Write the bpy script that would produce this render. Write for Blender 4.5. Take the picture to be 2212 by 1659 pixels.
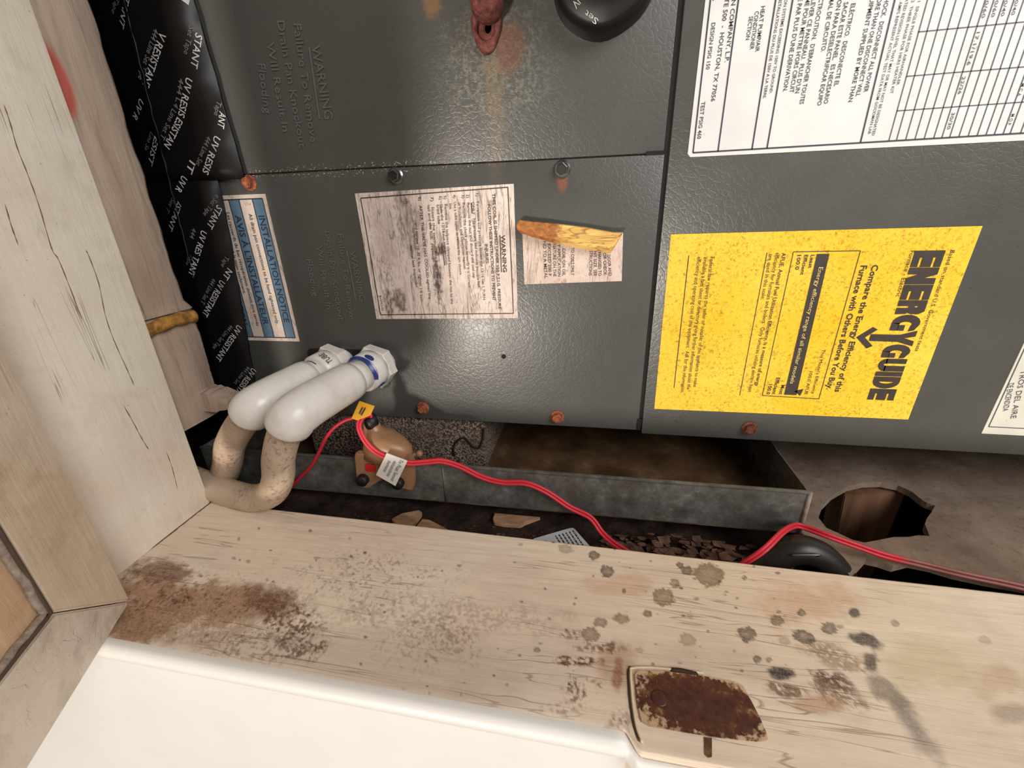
import bpy, bmesh, math, random
import numpy as np
from mathutils import Vector, Matrix

for o in list(bpy.data.objects):
    bpy.data.objects.remove(o)
scene = bpy.context.scene
COL = scene.collection
random.seed(4)
rng = np.random.default_rng(7)

# ------------------------------------------------------------------ camera
F_PX = 916.2
YAW, PITCH, ROLL, TILT = -0.177844, 0.400712, 0.01495, 0.016695
CAM = np.array([0.0, -0.34, 0.0])
_f = np.array([math.sin(YAW)*math.cos(PITCH), math.cos(YAW)*math.cos(PITCH), -math.sin(PITCH)])
_r = np.array([math.cos(YAW), -math.sin(YAW), 0.0])
_d = np.cross(_f, _r)
_r2 = math.cos(ROLL)*_r + math.sin(ROLL)*_d
_d2 = -math.sin(ROLL)*_r + math.cos(ROLL)*_d
RC = np.array([_r2, _d2, _f])
cam_data = bpy.data.cameras.new('camera')
cam_data.sensor_width = 36.0
cam_data.lens = F_PX/2212*36.0
cam_data.clip_start = 0.01
cam_data.clip_end = 60
cam = bpy.data.objects.new('camera', cam_data)
m = Matrix.Identity(4)
for i in range(3):
    m[i][0] = _r2[i]; m[i][1] = -_d2[i]; m[i][2] = -_f[i]; m[i][3] = CAM[i]
cam.matrix_world = m
COL.objects.link(cam)
scene.camera = cam

# ------------------------------------------------------------------ world, lights, exposure
w = bpy.data.worlds.new('room_light')
scene.world = w
w.use_nodes = True
bg = w.node_tree.nodes['Background']
bg.inputs['Color'].default_value = (1.0, 0.95, 0.88, 1)
bg.inputs['Strength'].default_value = 0.15

def area(name, loc, target, size, power, col):
    l = bpy.data.lights.new(name, 'AREA')
    l.shape = 'DISK'; l.size = size; l.energy = power; l.color = col
    o = bpy.data.objects.new(name, l)
    o.location = loc
    o.rotation_euler = (Vector(target)-Vector(loc)).to_track_quat('-Z', 'Y').to_euler()
    COL.objects.link(o)
    return o
area('lamp_below', (-0.68, -2.94, -1.02), (0, 0, -0.1), 0.34, 58, (1.0, 0.90, 0.79))
area('window_light', (0.85, -0.9, 0.60), (0, 0, 0), 0.8, 12, (1.0, 0.97, 0.94))
vs = scene.view_settings
vs.view_transform = 'Standard'
vs.look = 'None'
vs.gamma = 1.0
vs.exposure = 0.27
vs.use_curve_mapping = False

# ------------------------------------------------------------------ geometry helpers
def ray(px, py):
    return RC.T @ np.array([(px-1106)/F_PX, (py-829.5)/F_PX, 1.0])
def on_y(px, py, y):
    d = ray(px, py); return CAM + d*((y-CAM[1])/d[1])
def on_z(px, py, z):
    d = ray(px, py); return CAM + d*((z-CAM[2])/d[2])
def on_x(px, py, x):
    d = ray(px, py); return CAM + d*((x-CAM[0])/d[0])
CT, ST = math.cos(TILT), math.sin(TILT)
def to_unit(P):
    return np.array([P[0]*CT+P[2]*ST, P[1], -P[0]*ST+P[2]*CT])
def uf(px, py, y=0.0):          # point of the tilted cabinet front, in the cabinet's own axes
    return to_unit(on_y(px, py, y))

def mesh_obj(name, verts, faces, mat, parent=None, smooth=False, loc=None):
    me = bpy.data.meshes.new(name)
    me.from_pydata([tuple(map(float, v)) for v in verts], [], [tuple(f) for f in faces])
    me.update()
    if smooth:
        me.polygons.foreach_set('use_smooth', [True]*len(me.polygons))
    if mat: me.materials.append(mat)
    o = bpy.data.objects.new(name, me)
    COL.objects.link(o)
    if parent: o.parent = parent
    if loc is not None: o.location = loc
    return o
def bm_obj(name, bm, mat, parent=None, smooth=False, loc=None, autosmooth=None):
    me = bpy.data.meshes.new(name)
    bmesh.ops.recalc_face_normals(bm, faces=bm.faces[:])
    bm.to_mesh(me); bm.free()
    if smooth:
        me.polygons.foreach_set('use_smooth', [True]*len(me.polygons))
        if autosmooth: 
            try: me.set_sharp_from_angle(angle=math.radians(autosmooth))
            except Exception: pass
    if mat: me.materials.append(mat)
    o = bpy.data.objects.new(name, me)
    COL.objects.link(o)
    if parent: o.parent = parent
    if loc is not None: o.location = loc
    return o
def add_box(bm, lo, hi, bev=0.0, seg=2):
    r = bmesh.ops.create_cube(bm, size=1.0)
    vs_ = r['verts']
    for v in vs_:
        v.co = Vector([lo[i]+(v.co[i]+0.5)*(hi[i]-lo[i]) for i in range(3)])
    if bev > 0:
        es = list({e for v in vs_ for e in v.link_edges})
        bmesh.ops.bevel(bm, geom=es, offset=bev, segments=seg, affect='EDGES', profile=0.6)
def box(name, lo, hi, mat, parent=None, bev=0.0, loc=None, seg=2):
    bm = bmesh.new(); add_box(bm, lo, hi, bev, seg)
    return bm_obj(name, bm, mat, parent, smooth=bev > 0, loc=loc, autosmooth=40)
def catmull(pts, n=8):
    P = [np.array(p, float) for p in pts]
    P = [2*P[0]-P[1]] + P + [2*P[-1]-P[-2]]
    out = []
    for i in range(1, len(P)-2):
        for k in range(n):
            t = k/n
            out.append(0.5*((2*P[i]) + (-P[i-1]+P[i+1])*t + (2*P[i-1]-5*P[i]+4*P[i+1]-P[i+2])*t*t + (-P[i-1]+3*P[i]-3*P[i+1]+P[i+2])*t**3))
    out.append(P[-2])
    return out
def tube_data(pts, rad, sides=14, cap=True, v0=0):
    pts = [Vector(p) for p in pts]
    n = len(pts)
    rads = rad if hasattr(rad, '__len__') else [rad]*n
    V, Fc = [], []
    up = None
    for i in range(n):
        t = (pts[min(i+1, n-1)]-pts[max(i-1, 0)]).normalized()
        if up is None:
            up = t.orthogonal().normalized()
        up = (up - t*up.dot(t)).normalized()
        b = t.cross(up)
        for k in range(sides):
            a = 2*math.pi*k/sides
            V.append(pts[i] + (up*math.cos(a)+b*math.sin(a))*rads[i])
    for i in range(n-1):
        for k in range(sides):
            k2 = (k+1) % sides
            Fc.append((v0+i*sides+k, v0+i*sides+k2, v0+(i+1)*sides+k2, v0+(i+1)*sides+k))
    if cap:
        Fc.append(tuple(v0+k for k in range(sides))[::-1])
        Fc.append(tuple(v0+(n-1)*sides+k for k in range(sides)))
    return V, Fc
def tube(name, pts, rad, mat, parent=None, sides=14, loc=None):
    V, Fc = tube_data(pts, rad, sides)
    return mesh_obj(name, V, Fc, mat, parent, True, loc)
def prism(name, poly, off, mat, parent=None, loc=None, bev=0.0):
    """poly: 3D outline; off: thickness vector"""
    n = len(poly)
    bm = bmesh.new()
    a = [bm.verts.new(Vector(p)) for p in poly]
    b = [bm.verts.new(Vector(p)+Vector(off)) for p in poly]
    bm.faces.new(a); bm.faces.new(b[::-1])
    for i in range(n):
        j = (i+1) % n
        bm.faces.new((a[j], a[i], b[i], b[j]))
    if bev:
        bmesh.ops.recalc_face_normals(bm, faces=bm.faces[:])
        bmesh.ops.bevel(bm, geom=bm.edges[:], offset=bev, segments=2, affect='EDGES')
    return bm_obj(name, bm, mat, parent, smooth=bev > 0, loc=loc, autosmooth=40)
def empty(name, loc, rot=(0, 0, 0)):
    o = bpy.data.objects.new(name, None)
    o.location = loc; o.rotation_euler = rot
    o.empty_display_size = 0.02
    COL.objects.link(o)
    return o
def tag(o, label, cat, group=None):
    o['label'] = label; o['category'] = cat
    if group: o['group'] = group
    return o
def struct(o, label=None):
    o['kind'] = 'structure'
    if label: o['label'] = label
    return o

# flat lettering ----------------------------------------------------
_glyph = {}
def glyphs(s, bold):
    key = (s, bold)
    if key not in _glyph:
        c = bpy.data.curves.new('t', 'FONT')
        c.body = s; c.resolution_u = 2; c.fill_mode = 'FRONT'
        if bold: c.offset = 0.028*bold
        o = bpy.data.objects.new('t', c)
        me = bpy.data.meshes.new_from_object(o)
        V = np.array([v.co[:2] for v in me.vertices]).reshape(-1, 2)
        Fc = [tuple(p.vertices) for p in me.polygons]
        bpy.data.objects.remove(o); bpy.data.curves.remove(c); bpy.data.meshes.remove(me)
        _glyph[key] = (V, Fc)
    return _glyph[key]
class Print:
    """collects flat print lying on a surface"""
    def __init__(self): self.V = []; self.F = []
    def text(self, s, S, E, n, cap, bold=0, shear=0.0):
        V, Fc = glyphs(s, bold)
        if len(V) == 0: return
        S, E, n = np.array(S, float), np.array(E, float), np.array(n, float)
        L = np.linalg.norm(E-S); r = (E-S)/L
        up = np.cross(n, r); up /= np.linalg.norm(up)
        x0, x1 = V[:, 0].min(), V[:, 0].max()
        k = cap/0.69
        b = len(self.V)
        for x, y in V:
            self.V.append(S + r*((x-x0)/(x1-x0)*L) + up*(y*k - cap/2 + shear*0))
        self.F += [tuple(b+i for i in f) for f in Fc]
    def poly(self, pts):
        b = len(self.V)
        self.V += [np.array(p, float) for p in pts]
        self.F.append(tuple(range(b, b+len(pts))))
    def line(self, A, B, n, wd):
        A, B, n = np.array(A, float), np.array(B, float), np.array(n, float)
        r = (B-A)/np.linalg.norm(B-A); s = np.cross(n, r); s = s/np.linalg.norm(s)*wd/2
        self.poly([A-s, B-s, B+s, A+s])
    def build(self, name, mat, parent=None, loc=None, solid=0.0):
        o = mesh_obj(name, self.V, self.F, mat, parent, False, loc)
        if name.endswith('lettering'): o['kind'] = 'stuff'
        if solid:
            md = o.modifiers.new('thick', 'SOLIDIFY'); md.thickness = solid; md.offset = 0
        return o

# ------------------------------------------------------------------ material helper
class Mt:
    def __init__(self, name, rough=0.5, metal=0.0, spec=0.5, coat=0.0):
        self.m = bpy.data.materials.new(name)
        self.m.use_nodes = True
        self.nt = self.m.node_tree
        self.p = self.nt.nodes['Principled BSDF']
        self.p.inputs['Roughness'].default_value = rough
        self.p.inputs['Metallic'].default_value = metal
        self.p.inputs['Specular IOR Level'].default_value = spec
        self.p.inputs['Coat Weight'].default_value = coat
        self.tc = self.nt.nodes.new('ShaderNodeTexCoord')
        self.co = self.tc.outputs['Object']
    def lk(self, sock, val):
        if isinstance(val, bpy.types.NodeSocket): self.nt.links.new(val, sock)
        elif val is not None:
            if hasattr(val, '__len__') and len(val) == 3 and sock.type == 'RGBA': val = (*val, 1)
            sock.default_value = val
    def map(self, scale=(1, 1, 1), loc=(0, 0, 0), rot=(0, 0, 0), vec=None):
        n = self.nt.nodes.new('ShaderNodeMapping')
        n.inputs['Scale'].default_value = scale; n.inputs['Location'].default_value = loc; n.inputs['Rotation'].default_value = rot
        self.lk(n.inputs['Vector'], vec or self.co)
        return n.outputs['Vector']
    def noise(self, scale, detail=4, rough=0.55, vec=None, dist=0.0):
        n = self.nt.nodes.new('ShaderNodeTexNoise')
        n.inputs['Scale'].default_value = scale; n.inputs['Detail'].default_value = detail
        n.inputs['Roughness'].default_value = rough; n.inputs['Distortion'].default_value = dist
        self.lk(n.inputs['Vector'], vec or self.co)
        return n.outputs['Fac']
    def voro(self, scale, feature='F1', vec=None, rnd=1.0):
        n = self.nt.nodes.new('ShaderNodeTexVoronoi')
        n.feature = feature
        n.inputs['Scale'].default_value = scale; n.inputs['Randomness'].default_value = rnd
        self.lk(n.inputs['Vector'], vec or self.co)
        return n.outputs['Distance']
    def ramp(self, fac, stops, interp='LINEAR'):
        n = self.nt.nodes.new('ShaderNodeValToRGB')
        cr = n.color_ramp; cr.interpolation = interp
        while len(cr.elements) < len(stops): cr.elements.new(0.5)
        for e, (p, c) in zip(cr.elements, stops):
            e.position = p
            if not hasattr(c, '__len__'): c = (c, c, c)
            e.color = (*c[:3], 1)
        self.lk(n.inputs['Fac'], fac)
        return n.outputs['Color']
    def mix(self, fac, a, b, mode='MIX'):
        n = self.nt.nodes.new('ShaderNodeMix'); n.data_type = 'RGBA'; n.blend_type = mode
        self.lk(n.inputs[0], fac); self.lk(n.inputs[6], a); self.lk(n.inputs[7], b)
        return n.outputs[2]
    def math(self, op, a, b=None, c=None, clamp=False):
        n = self.nt.nodes.new('ShaderNodeMath'); n.operation = op; n.use_clamp = clamp
        self.lk(n.inputs[0], a)
        if b is not None: self.lk(n.inputs[1], b)
        if c is not None: self.lk(n.inputs[2], c)
        return n.outputs[0]
    def spot(self, c, r, amp=0.5, nscale=200, soft=0.25, detail=4):
        """ragged ellipsoid mask around c with radii r"""
        n = self.nt.nodes.new('ShaderNodeVectorMath'); n.operation = 'SUBTRACT'
        self.lk(n.inputs[0], self.co); n.inputs[1].default_value = c
        d = self.nt.nodes.new('ShaderNodeVectorMath'); d.operation = 'DIVIDE'
        self.lk(d.inputs[0], n.outputs[0]); d.inputs[1].default_value = r
        l = self.nt.nodes.new('ShaderNodeVectorMath'); l.operation = 'LENGTH'
        self.lk(l.inputs[0], d.outputs[0])
        v = self.math('MULTIPLY_ADD', self.math('SUBTRACT', self.noise(nscale, detail), 0.5), amp*2, l.outputs['Value'])
        k = self.nt.nodes.new('ShaderNodeMapRange'); k.interpolation_type = 'SMOOTHSTEP'
        self.lk(k.inputs['Value'], v)
        k.inputs['From Min'].default_value = 1+soft; k.inputs['From Max'].default_value = 1-soft
        return k.outputs['Result']
    def color(self, c): self.lk(self.p.inputs['Base Color'], c); return self
    def rough(self, c): self.lk(self.p.inputs['Roughness'], c); return self
    def bump(self, h, strength=0.3, dist=0.001):
        n = self.nt.nodes.new('ShaderNodeBump')
        n.inputs['Strength'].default_value = strength; n.inputs['Distance'].default_value = dist
        self.lk(n.inputs['Height'], h)
        self.nt.links.new(n.outputs['Normal'], self.p.inputs['Normal'])
        return self
def srgb(r, g, b):
    f = lambda c: (c/255/12.92 if c/255 <= 0.04045 else ((c/255+0.055)/1.055)**2.4)
    return (f(r), f(g), f(b))
def plain(name, rgb, rough=0.5, metal=0.0, var=0.15, scale=150, bump=0.0, spec=0.5):
    M_ = Mt(name, rough, metal, spec)
    c = srgb(*rgb)
    n = M_.noise(scale, 5)
    M_.color(M_.mix(M_.ramp(n, [(0.3, 0.0), (0.7, 1.0)]), tuple(x*(1-var) for x in c), tuple(min(1, x*(1+var)) for x in c)))
    if bump: M_.bump(n, bump, 0.001)
    return M_.m

# ---- cabinet paint: dark grey, embossed leather grain
def cabinet_paint():
    M_ = Mt('grey_cabinet_paint', 0.3, 0.0, 0.5)
    base = M_.mix(M_.ramp(M_.noise(9, 4), [(0.3, 0), (0.7, 1)]), srgb(73, 73, 70), srgb(84, 85, 83))
    sp = M_.ramp(M_.noise(420, 2), [(0.70, 0), (0.76, 1)])
    base = M_.mix(M_.math('MULTIPLY', sp, 0.35), base, srgb(40, 38, 34))
    c0 = uf(1052, 95); c1 = uf(1065, 210); c2 = uf(1072, 310)
    # whitish bloom and rust run below the copper fitting
    b = M_.spot((c0[0]+0.004, 0, c0[2]-0.012), (0.034, 1, 0.034), 0.7, 130, 0.5)
    base = M_.mix(M_.math('MULTIPLY', b, M_.ramp(M_.noise(500, 5), [(0.44, 0), (0.64, 0.5)])), base, srgb(142, 140, 124))
    s2 = M_.spot((c1[0], 0, c1[2]+0.006), (0.007, 1, 0.048), 0.35, 160, 0.6)
    base = M_.mix(M_.math('MULTIPLY', M_.math('MULTIPLY', s2, M_.ramp(M_.noise(300, 5), [(0.35, 0.2), (0.6, 1)])), 0.5), base, srgb(134, 112, 80))
    b3 = M_.spot((c0[0]+0.015, 0, c0[2]-0.003), (0.010, 1, 0.014), 0.6, 260, 0.4)
    base = M_.mix(M_.math('MULTIPLY', b3, 0.6), base, srgb(118, 74, 56))
    b4 = M_.spot(tuple(uf(1215, 388)), (0.0035, 1, 0.008), 0.5, 300, 0.4)
    base = M_.mix(M_.math('MULTIPLY', b4, 0.6), base, srgb(150, 86, 62))
    b5 = M_.spot(tuple(uf(932, 6)), (0.0055, 1, 0.007), 0.7, 300, 0.5)
    base = M_.mix(M_.math('MULTIPLY', b5, 0.6), base, srgb(150, 110, 70))
    # chipped paint along the seam
    ws = uf(900, 357)[2]
    seam = M_.spot((-0.2, 0, uf(640, 372)[2]), (0.12, 1, 0.0045), 0.5, 260, 0.3)
    ch = M_.math('MULTIPLY', seam, M_.ramp(M_.noise(700, 3), [(0.60, 0), (0.64, 1)]))
    base = M_.mix(M_.math('MULTIPLY', ch, 0.8), base, srgb(205, 200, 190))
    M_.color(base)
    v = M_.voro(240, 'DISTANCE_TO_EDGE', M_.map((1, 1, 1.0)))
    n1 = M_.noise(220, 3, 0.6, None, 1.5)
    h = M_.math('ADD', M_.math('MULTIPLY', M_.math('MINIMUM', v, 0.12), 3.0), n1)
    M_.bump(h, 0.12, 0.0012)
    M_.rough(M_.ramp(M_.noise(25, 3), [(0.3, 0.31), (0.7, 0.38)]))
    return M_.m
PAINT = cabinet_paint()
DARK = plain('dark_void', (16, 14, 12), 0.9)
BLACKGAP = plain('black_gap', (10, 10, 10), 0.8)

def rust(name, a=(158, 90, 60), b=(84, 44, 34), s=400):
    M_ = Mt(name, 0.75, 0.0, 0.3)
    n = M_.noise(s, 6, 0.65)
    M_.color(M_.ramp(n, [(0.3, srgb(*b)), (0.55, srgb(*a)), (0.75, srgb(min(255, a[0]+35), min(255, a[1]+35), a[2]+25))]))
    M_.bump(n, 0.6, 0.0006)
    return M_.m
RUST = rust('screw_rust')
RUSTDK = rust('screw_rust_dark', (110, 62, 48), (52, 32, 26))
COPPER = rust('corroded_copper', (124, 72, 66), (66, 40, 36), 260)
STEEL = plain('screw_steel', (120, 122, 122), 0.28, 0.9)
SOCKET = plain('screw_recess', (28, 28, 27), 0.5)

def painted_wood(name, c_hi, c_lo, axis, crack=0.6, dirt=0.35, dirtcol=(120, 100, 80)):
    M_ = Mt(name, 0.55, 0.0, 0.4)
    sc = [1, 1, 1]; sc[axis] = 0.06
    st = [1, 1, 1]; st[axis] = 0.12
    base = M_.mix(M_.ramp(M_.noise(16, 5), [(0.3, 0), (0.72, 1)]), srgb(*c_lo), srgb(*c_hi))
    blot = M_.ramp(M_.noise(45, 6, 0.65), [(0.52, 0), (0.72, 1)])
    base = M_.mix(M_.math('MULTIPLY', blot, dirt), base, srgb(*dirtcol))
    cr = M_.noise(60, 3, 0.6, M_.map(tuple(sc)), 0.6)
    line = M_.math('ABSOLUTE', M_.math('SUBTRACT', cr, 0.5))
    gate = M_.ramp(M_.noise(14, 2), [(0.56, 0), (0.66, 1)])
    lm = M_.math('MULTIPLY', M_.ramp(line, [(0.0, 1), (0.008, 0)]), gate)
    base = M_.mix(M_.math('MULTIPLY', lm, crack), base, srgb(84, 68, 52))
    sp = M_.ramp(M_.noise(380, 3), [(0.715, 0), (0.755, 1)])
    base = M_.mix(M_.math('MULTIPLY', sp, 0.55), base, srgb(86, 72, 58))
    M_.color(base)
    g = M_.noise(260, 4, 0.6, M_.map(tuple(st)))
    h = M_.math('SUBTRACT', M_.math('ADD', g, M_.math('MULTIPLY', M_.noise(40, 3, 0.5, M_.map(tuple(st))), 1.5)), M_.math('MULTIPLY', lm, 1.2))
    M_.bump(h, 0.35, 0.0012)
    return M_.m
JAMB = painted_wood('cream_jamb_paint', (240, 233, 219), (228, 215, 198), 2, 0.75, 0.22, (176, 150, 124))
DOORP = painted_wood('grubby_door_paint', (236, 218, 196), (208, 184, 158), 2, 0.4, 0.45, (164, 128, 94))
DOORR = painted_wood('grubby_rail_paint', (228, 216, 200), (200, 182, 162), 0, 0.2, 0.5, (150, 132, 112))
DOORPANEL = painted_wood('grubby_panel_paint', (226, 194, 160), (198, 162, 128), 2, 0.4, 0.4, (156, 116, 82))
STUDW = painted_wood('splashed_stud_wood', (186, 164, 146), (150, 128, 112), 2, 0.5, 0.35, (104, 84, 70))
WALLW = plain('white_wall_paint', (230, 227, 222), 0.45, var=0.02, scale=30)

# ------------------------------------------------------------------ setting: closet shell and opening
SILL_Z = -0.235
SILL_Y0 = -0.0905
JX = -0.3125
P0 = on_z(286, 1303, SILL_Z)                     # lower hinge corner of the open door
def front_y(x):
    t = np.clip((x-0.029)/0.008, 0, 1); t = t*t*(3-2*t)
    return -0.2095 - 0.0075*t

FLOORM = Mt('dark_littered_floor', 0.9, 0, 0.2)
FLOORM.color(FLOORM.ramp(FLOORM.noise(60, 6, 0.65), [(0.35, srgb(26, 21, 19)), (0.6, srgb(58, 44, 38)), (0.78, srgb(92, 70, 58))]))
FLOORM.bump(FLOORM.noise(180, 5), 0.8, 0.002)
struct(box('floor', (-0.7, -0.12, -0.30), (0.176, 0.62, -0.262), FLOORM.m))
struct(box('floor_pit', (0.1762, -0.12, -0.42), (0.95, 0.62, -0.38), FLOORM.m))
SHELL = plain('unseen_closet_shell', (74, 64, 56), 0.9, var=0.25, scale=12)  # closet walls and ceiling out of sight, added to keep the cavity dark
struct(box('unseen_closet_back', (-0.7, 0.62, -0.35), (0.95, 0.66, 0.55), SHELL))
struct(box('unseen_closet_left', (-0.74, -0.2, -0.35), (-0.70, 0.66, 0.55), SHELL))
struct(box('unseen_closet_right', (0.95, -0.2, -0.35), (0.99, 0.66, 0.55), SHELL))
struct(box('unseen_closet_ceiling', (-0.74, -0.2, 0.55), (0.99, 0.66, 0.59), SHELL))
struct(box('wall_front', (-0.9, -0.2075, -0.95), (1.3, -0.175, -0.2615), WALLW))
struct(box('unseen_wall_left', (-0.9, -0.205, -0.26), (-0.352, -0.13, 0.8), WALLW))  # unseen, added so room light does not leak in from the left
struct(box('unseen_wall_right', (0.92, -0.205, -0.26), (1.3, -0.13, 0.8), WALLW))  # unseen right side, added to help keep the closet dark
struct(box('unseen_wall_top', (-0.352, -0.205, 0.46), (0.92, -0.13, 0.8), WALLW))  # unseen header, added to stop light leaking in above

# left jamb
jb = box('trim_1', (JX-0.020, -0.182, SILL_Z-0.02), (JX, SILL_Y0, 0.46), JAMB, bev=0.0018)
struct(jb, 'cream painted wooden jamb on the left of the opening')

for k, pts in enumerate([[(8, 225), (20, 261), (38, 320), (62, 378), (86, 447), (113, 536), (127, 562), (151, 627), (179, 692)],
                         [(186, 540), (192, 555), (213, 613), (227, 679), (247, 734), (275, 799), (289, 833)], [(268, 874), (290, 915), (309, 947), (323, 971)],
                         [(361, 974), (372, 1010), (385, 1057)], [(10, 440), (25, 490), (40, 530)], [(300, 640), (318, 690)]]):
    q = [on_x(px, py, JX)+np.array([-0.0001, rng.normal(0, .0004), 0]) for px, py in pts]
    tube('paint_crack', catmull(q, 4), [0.00012]+[0.00032+0.00012*math.sin(i*2.1) for i in range((len(q)-1)*4-1)]+[0.00012], plain('jamb_crack', (120, 100, 80), 0.9), jb, 5)
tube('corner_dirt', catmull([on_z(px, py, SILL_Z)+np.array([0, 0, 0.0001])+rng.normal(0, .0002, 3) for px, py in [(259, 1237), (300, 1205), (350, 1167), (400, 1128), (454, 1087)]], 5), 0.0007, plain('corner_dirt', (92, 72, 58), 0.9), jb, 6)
# sill with its drips and rust stains, as a fine grid carrying a stain attribute
def vnoise(x, y, s, seed):
    r = np.random.default_rng(seed); g = r.random((256, 256))
    xs, ys = x*s, y*s
    xi, yi = np.floor(xs).astype(int), np.floor(ys).astype(int)
    fx, fy = xs-xi, ys-yi
    fx = fx*fx*(3-2*fx); fy = fy*fy*(3-2*fy)
    a = g[xi % 256, yi % 256]; b = g[(xi+1) % 256, yi % 256]; c = g[xi % 256, (yi+1) % 256]; d = g[(xi+1) % 256, (yi+1) % 256]
    return (a*(1-fx)+b*fx)*(1-fy)+(c*(1-fx)+d*fx)*fy
def fbm(x, y, s, seed, o=4):
    v = 0; a = 0.5; t = 0
    for k in range(o):
        v = v + a*vnoise(x, y, s*2**k, seed+k); t += a; a *= 0.55
    return v/t
XS = np.concatenate([np.linspace(JX, 0.30, 760), np.linspace(0.301, 0.92, 420)])
VS = np.linspace(0, 1, 150)
GX, GV = np.meshgrid(XS, VS, indexing='ij')
GY = SILL_Y0 + (front_y(GX)-SILL_Y0)*GV
stain_c = np.zeros(GX.shape+(3,)); stain_a = np.zeros(GX.shape)
def over(col, al, sl):
    col = np.array(srgb(*col))
    al = al[sl]; sa, sc = stain_a[sl], stain_c[sl]
    na = al + sa*(1-al)
    stain_c[sl] = np.where(na[..., None] > 1e-5, (col*al[..., None] + sc*(sa*(1-al))[..., None])/np.maximum(na, 1e-5)[..., None], 0)
    stain_a[sl] = na
def blob(px, py, rx, ry, col, al, amp=0.35, ns=260, soft=0.12, seed=1, rot=0.0, speck=0.0, edge=0.0):
    c = on_z(px, py, SILL_Z); cx = on_z(px+rx, py, SILL_Z)-c; cy = on_z(px, py+ry, SILL_Z)-c
    A = np.array([[cx[0], cy[0]], [cx[1], cy[1]]])
    Ai = np.linalg.inv(A)
    ex = 1.6+soft+amp
    hx = ex*(abs(cx[0])+abs(cy[0])); i0, i1 = np.searchsorted(XS, [c[0]-hx, c[0]+hx])
    if i1 <= i0: return
    X_, Y_ = GX[i0:i1], GY[i0:i1]
    dx, dy = X_-c[0], Y_-c[1]
    u, v = Ai[0, 0]*dx+Ai[0, 1]*dy, Ai[1, 0]*dx+Ai[1, 1]*dy
    cr, sr = math.cos(rot), math.sin(rot)
    u, v = u*rx, v*ry
    u, v = (cr*u+sr*v)/rx, (-sr*u+cr*v)/ry
    d = np.hypot(u, v) + (fbm(X_+3.1*seed, Y_+1.7*seed, ns, seed)-0.5)*2*amp
    a = np.clip((1+soft-d)/(2*soft), 0, 1); a = a*a*(3-2*a)
    if edge: a = a*(1-edge*np.clip(1-d, 0, 1)*1.6)
    if speck: a = a*np.clip((fbm(X_+seed, Y_, 620, seed+9, 3)-speck)*7, 0, 1)
    full = np.zeros(GX.shape); full[i0:i1] = np.clip(a*al, 0, 1)
    over(col, full, slice(i0, i1))
# broad dirt
blob(700, 1440, 700, 90, (150, 132, 120), 0.35, 0.6, 30, 0.5, 11)
blob(900, 1330, 300, 40, (150, 124, 100), 0.4, 0.8, 60, 0.5, 12, speck=0.45)
blob(780, 1250, 160, 60, (110, 92, 76), 0.5, 0.9, 90, 0.5, 13, speck=0.56)
blob(950, 1370, 90, 60, (120, 92, 72), 0.55, 0.9, 110, 0.5, 14, speck=0.5)
# rust-brown blotch in the corner
blob(345, 1238, 62, 30, (122, 84, 56), 0.85, 0.7, 200, 0.4, 21)
blob(330, 1300, 85, 55, (164, 116, 80), 0.85, 0.6, 120, 0.4, 22)
blob(480, 1300, 130, 48, (154, 110, 76), 0.85, 0.7, 120, 0.4, 23)
blob(290, 1360, 70, 34, (140, 96, 64), 0.85, 0.6, 160, 0.4, 24)
blob(420, 1300, 170, 60, (84, 54, 36), 0.75, 0.8, 200, 0.5, 20, speck=0.58)
blob(310, 1340, 90, 40, (80, 50, 34), 0.75, 0.8, 220, 0.5, 19, speck=0.57)
blob(585, 1300, 52, 34, (110, 68, 44), 0.85, 0.7, 200, 0.4, 25)
blob(400, 1350, 150, 40, (160, 126, 98), 0.6, 0.6, 100, 0.5, 26, speck=0.35)
blob(635, 1345, 60, 42, (98, 58, 42), 0.9, 0.6, 170, 0.3, 27, speck=0.42)
blob(645, 1400, 55, 30, (96, 62, 48), 0.85, 0.6, 170, 0.3, 28, speck=0.46)
blob(560, 1390, 120, 36, (112, 84, 66), 0.6, 0.7, 130, 0.5, 29, speck=0.5)
blob(375, 1290, 40, 12, (60, 36, 24), 0.8, 0.8, 260, 0.3, 30, speck=0.5)
blob(320, 1245, 60, 20, (70, 44, 28), 0.7, 0.8, 260, 0.4, 31, speck=0.54)
blob(620, 1475, 260, 14, (104, 86, 82), 0.5, 0.8, 140, 0.5, 32, 0.18, speck=0.4)
# pinkish stain, right
blob(1745, 1300, 85, 40, (206, 160, 126), 0.55, 0.8, 120, 0.6, 33)
blob(1340, 1265, 70, 26, (206, 160, 128), 0.5, 0.6, 90, 0.5, 34)
blob(1330, 1440, 40, 50, (170, 128, 100), 0.6, 0.5, 90, 0.4, 35)
# rust around the hinge leaf
blob(1245, 1428, 44, 12, (92, 46, 32), 0.95, 0.8, 200, 0.3, 41, speck=0.38)
blob(1300, 1400, 50, 12, (112, 62, 46), 0.85, 0.8, 200, 0.4, 42, speck=0.4)
blob(1335, 1450, 12, 40, (140, 86, 60), 0.8, 0.6, 160, 0.4, 43)
blob(1255, 1485, 34, 28, (96, 56, 40), 0.8, 0.8, 200, 0.3, 44, speck=0.5)
blob(1230, 1370, 22, 10, (128, 78, 60), 0.7, 0.8, 200, 0.4, 45, speck=0.4)
blob(1340, 1560, 30, 24, (120, 84, 66), 0.7, 0.8, 160, 0.4, 46, speck=0.4)
blob(1220, 1530, 50, 14, (120, 90, 74), 0.6, 0.8, 160, 0.4, 47, speck=0.5)
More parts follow.
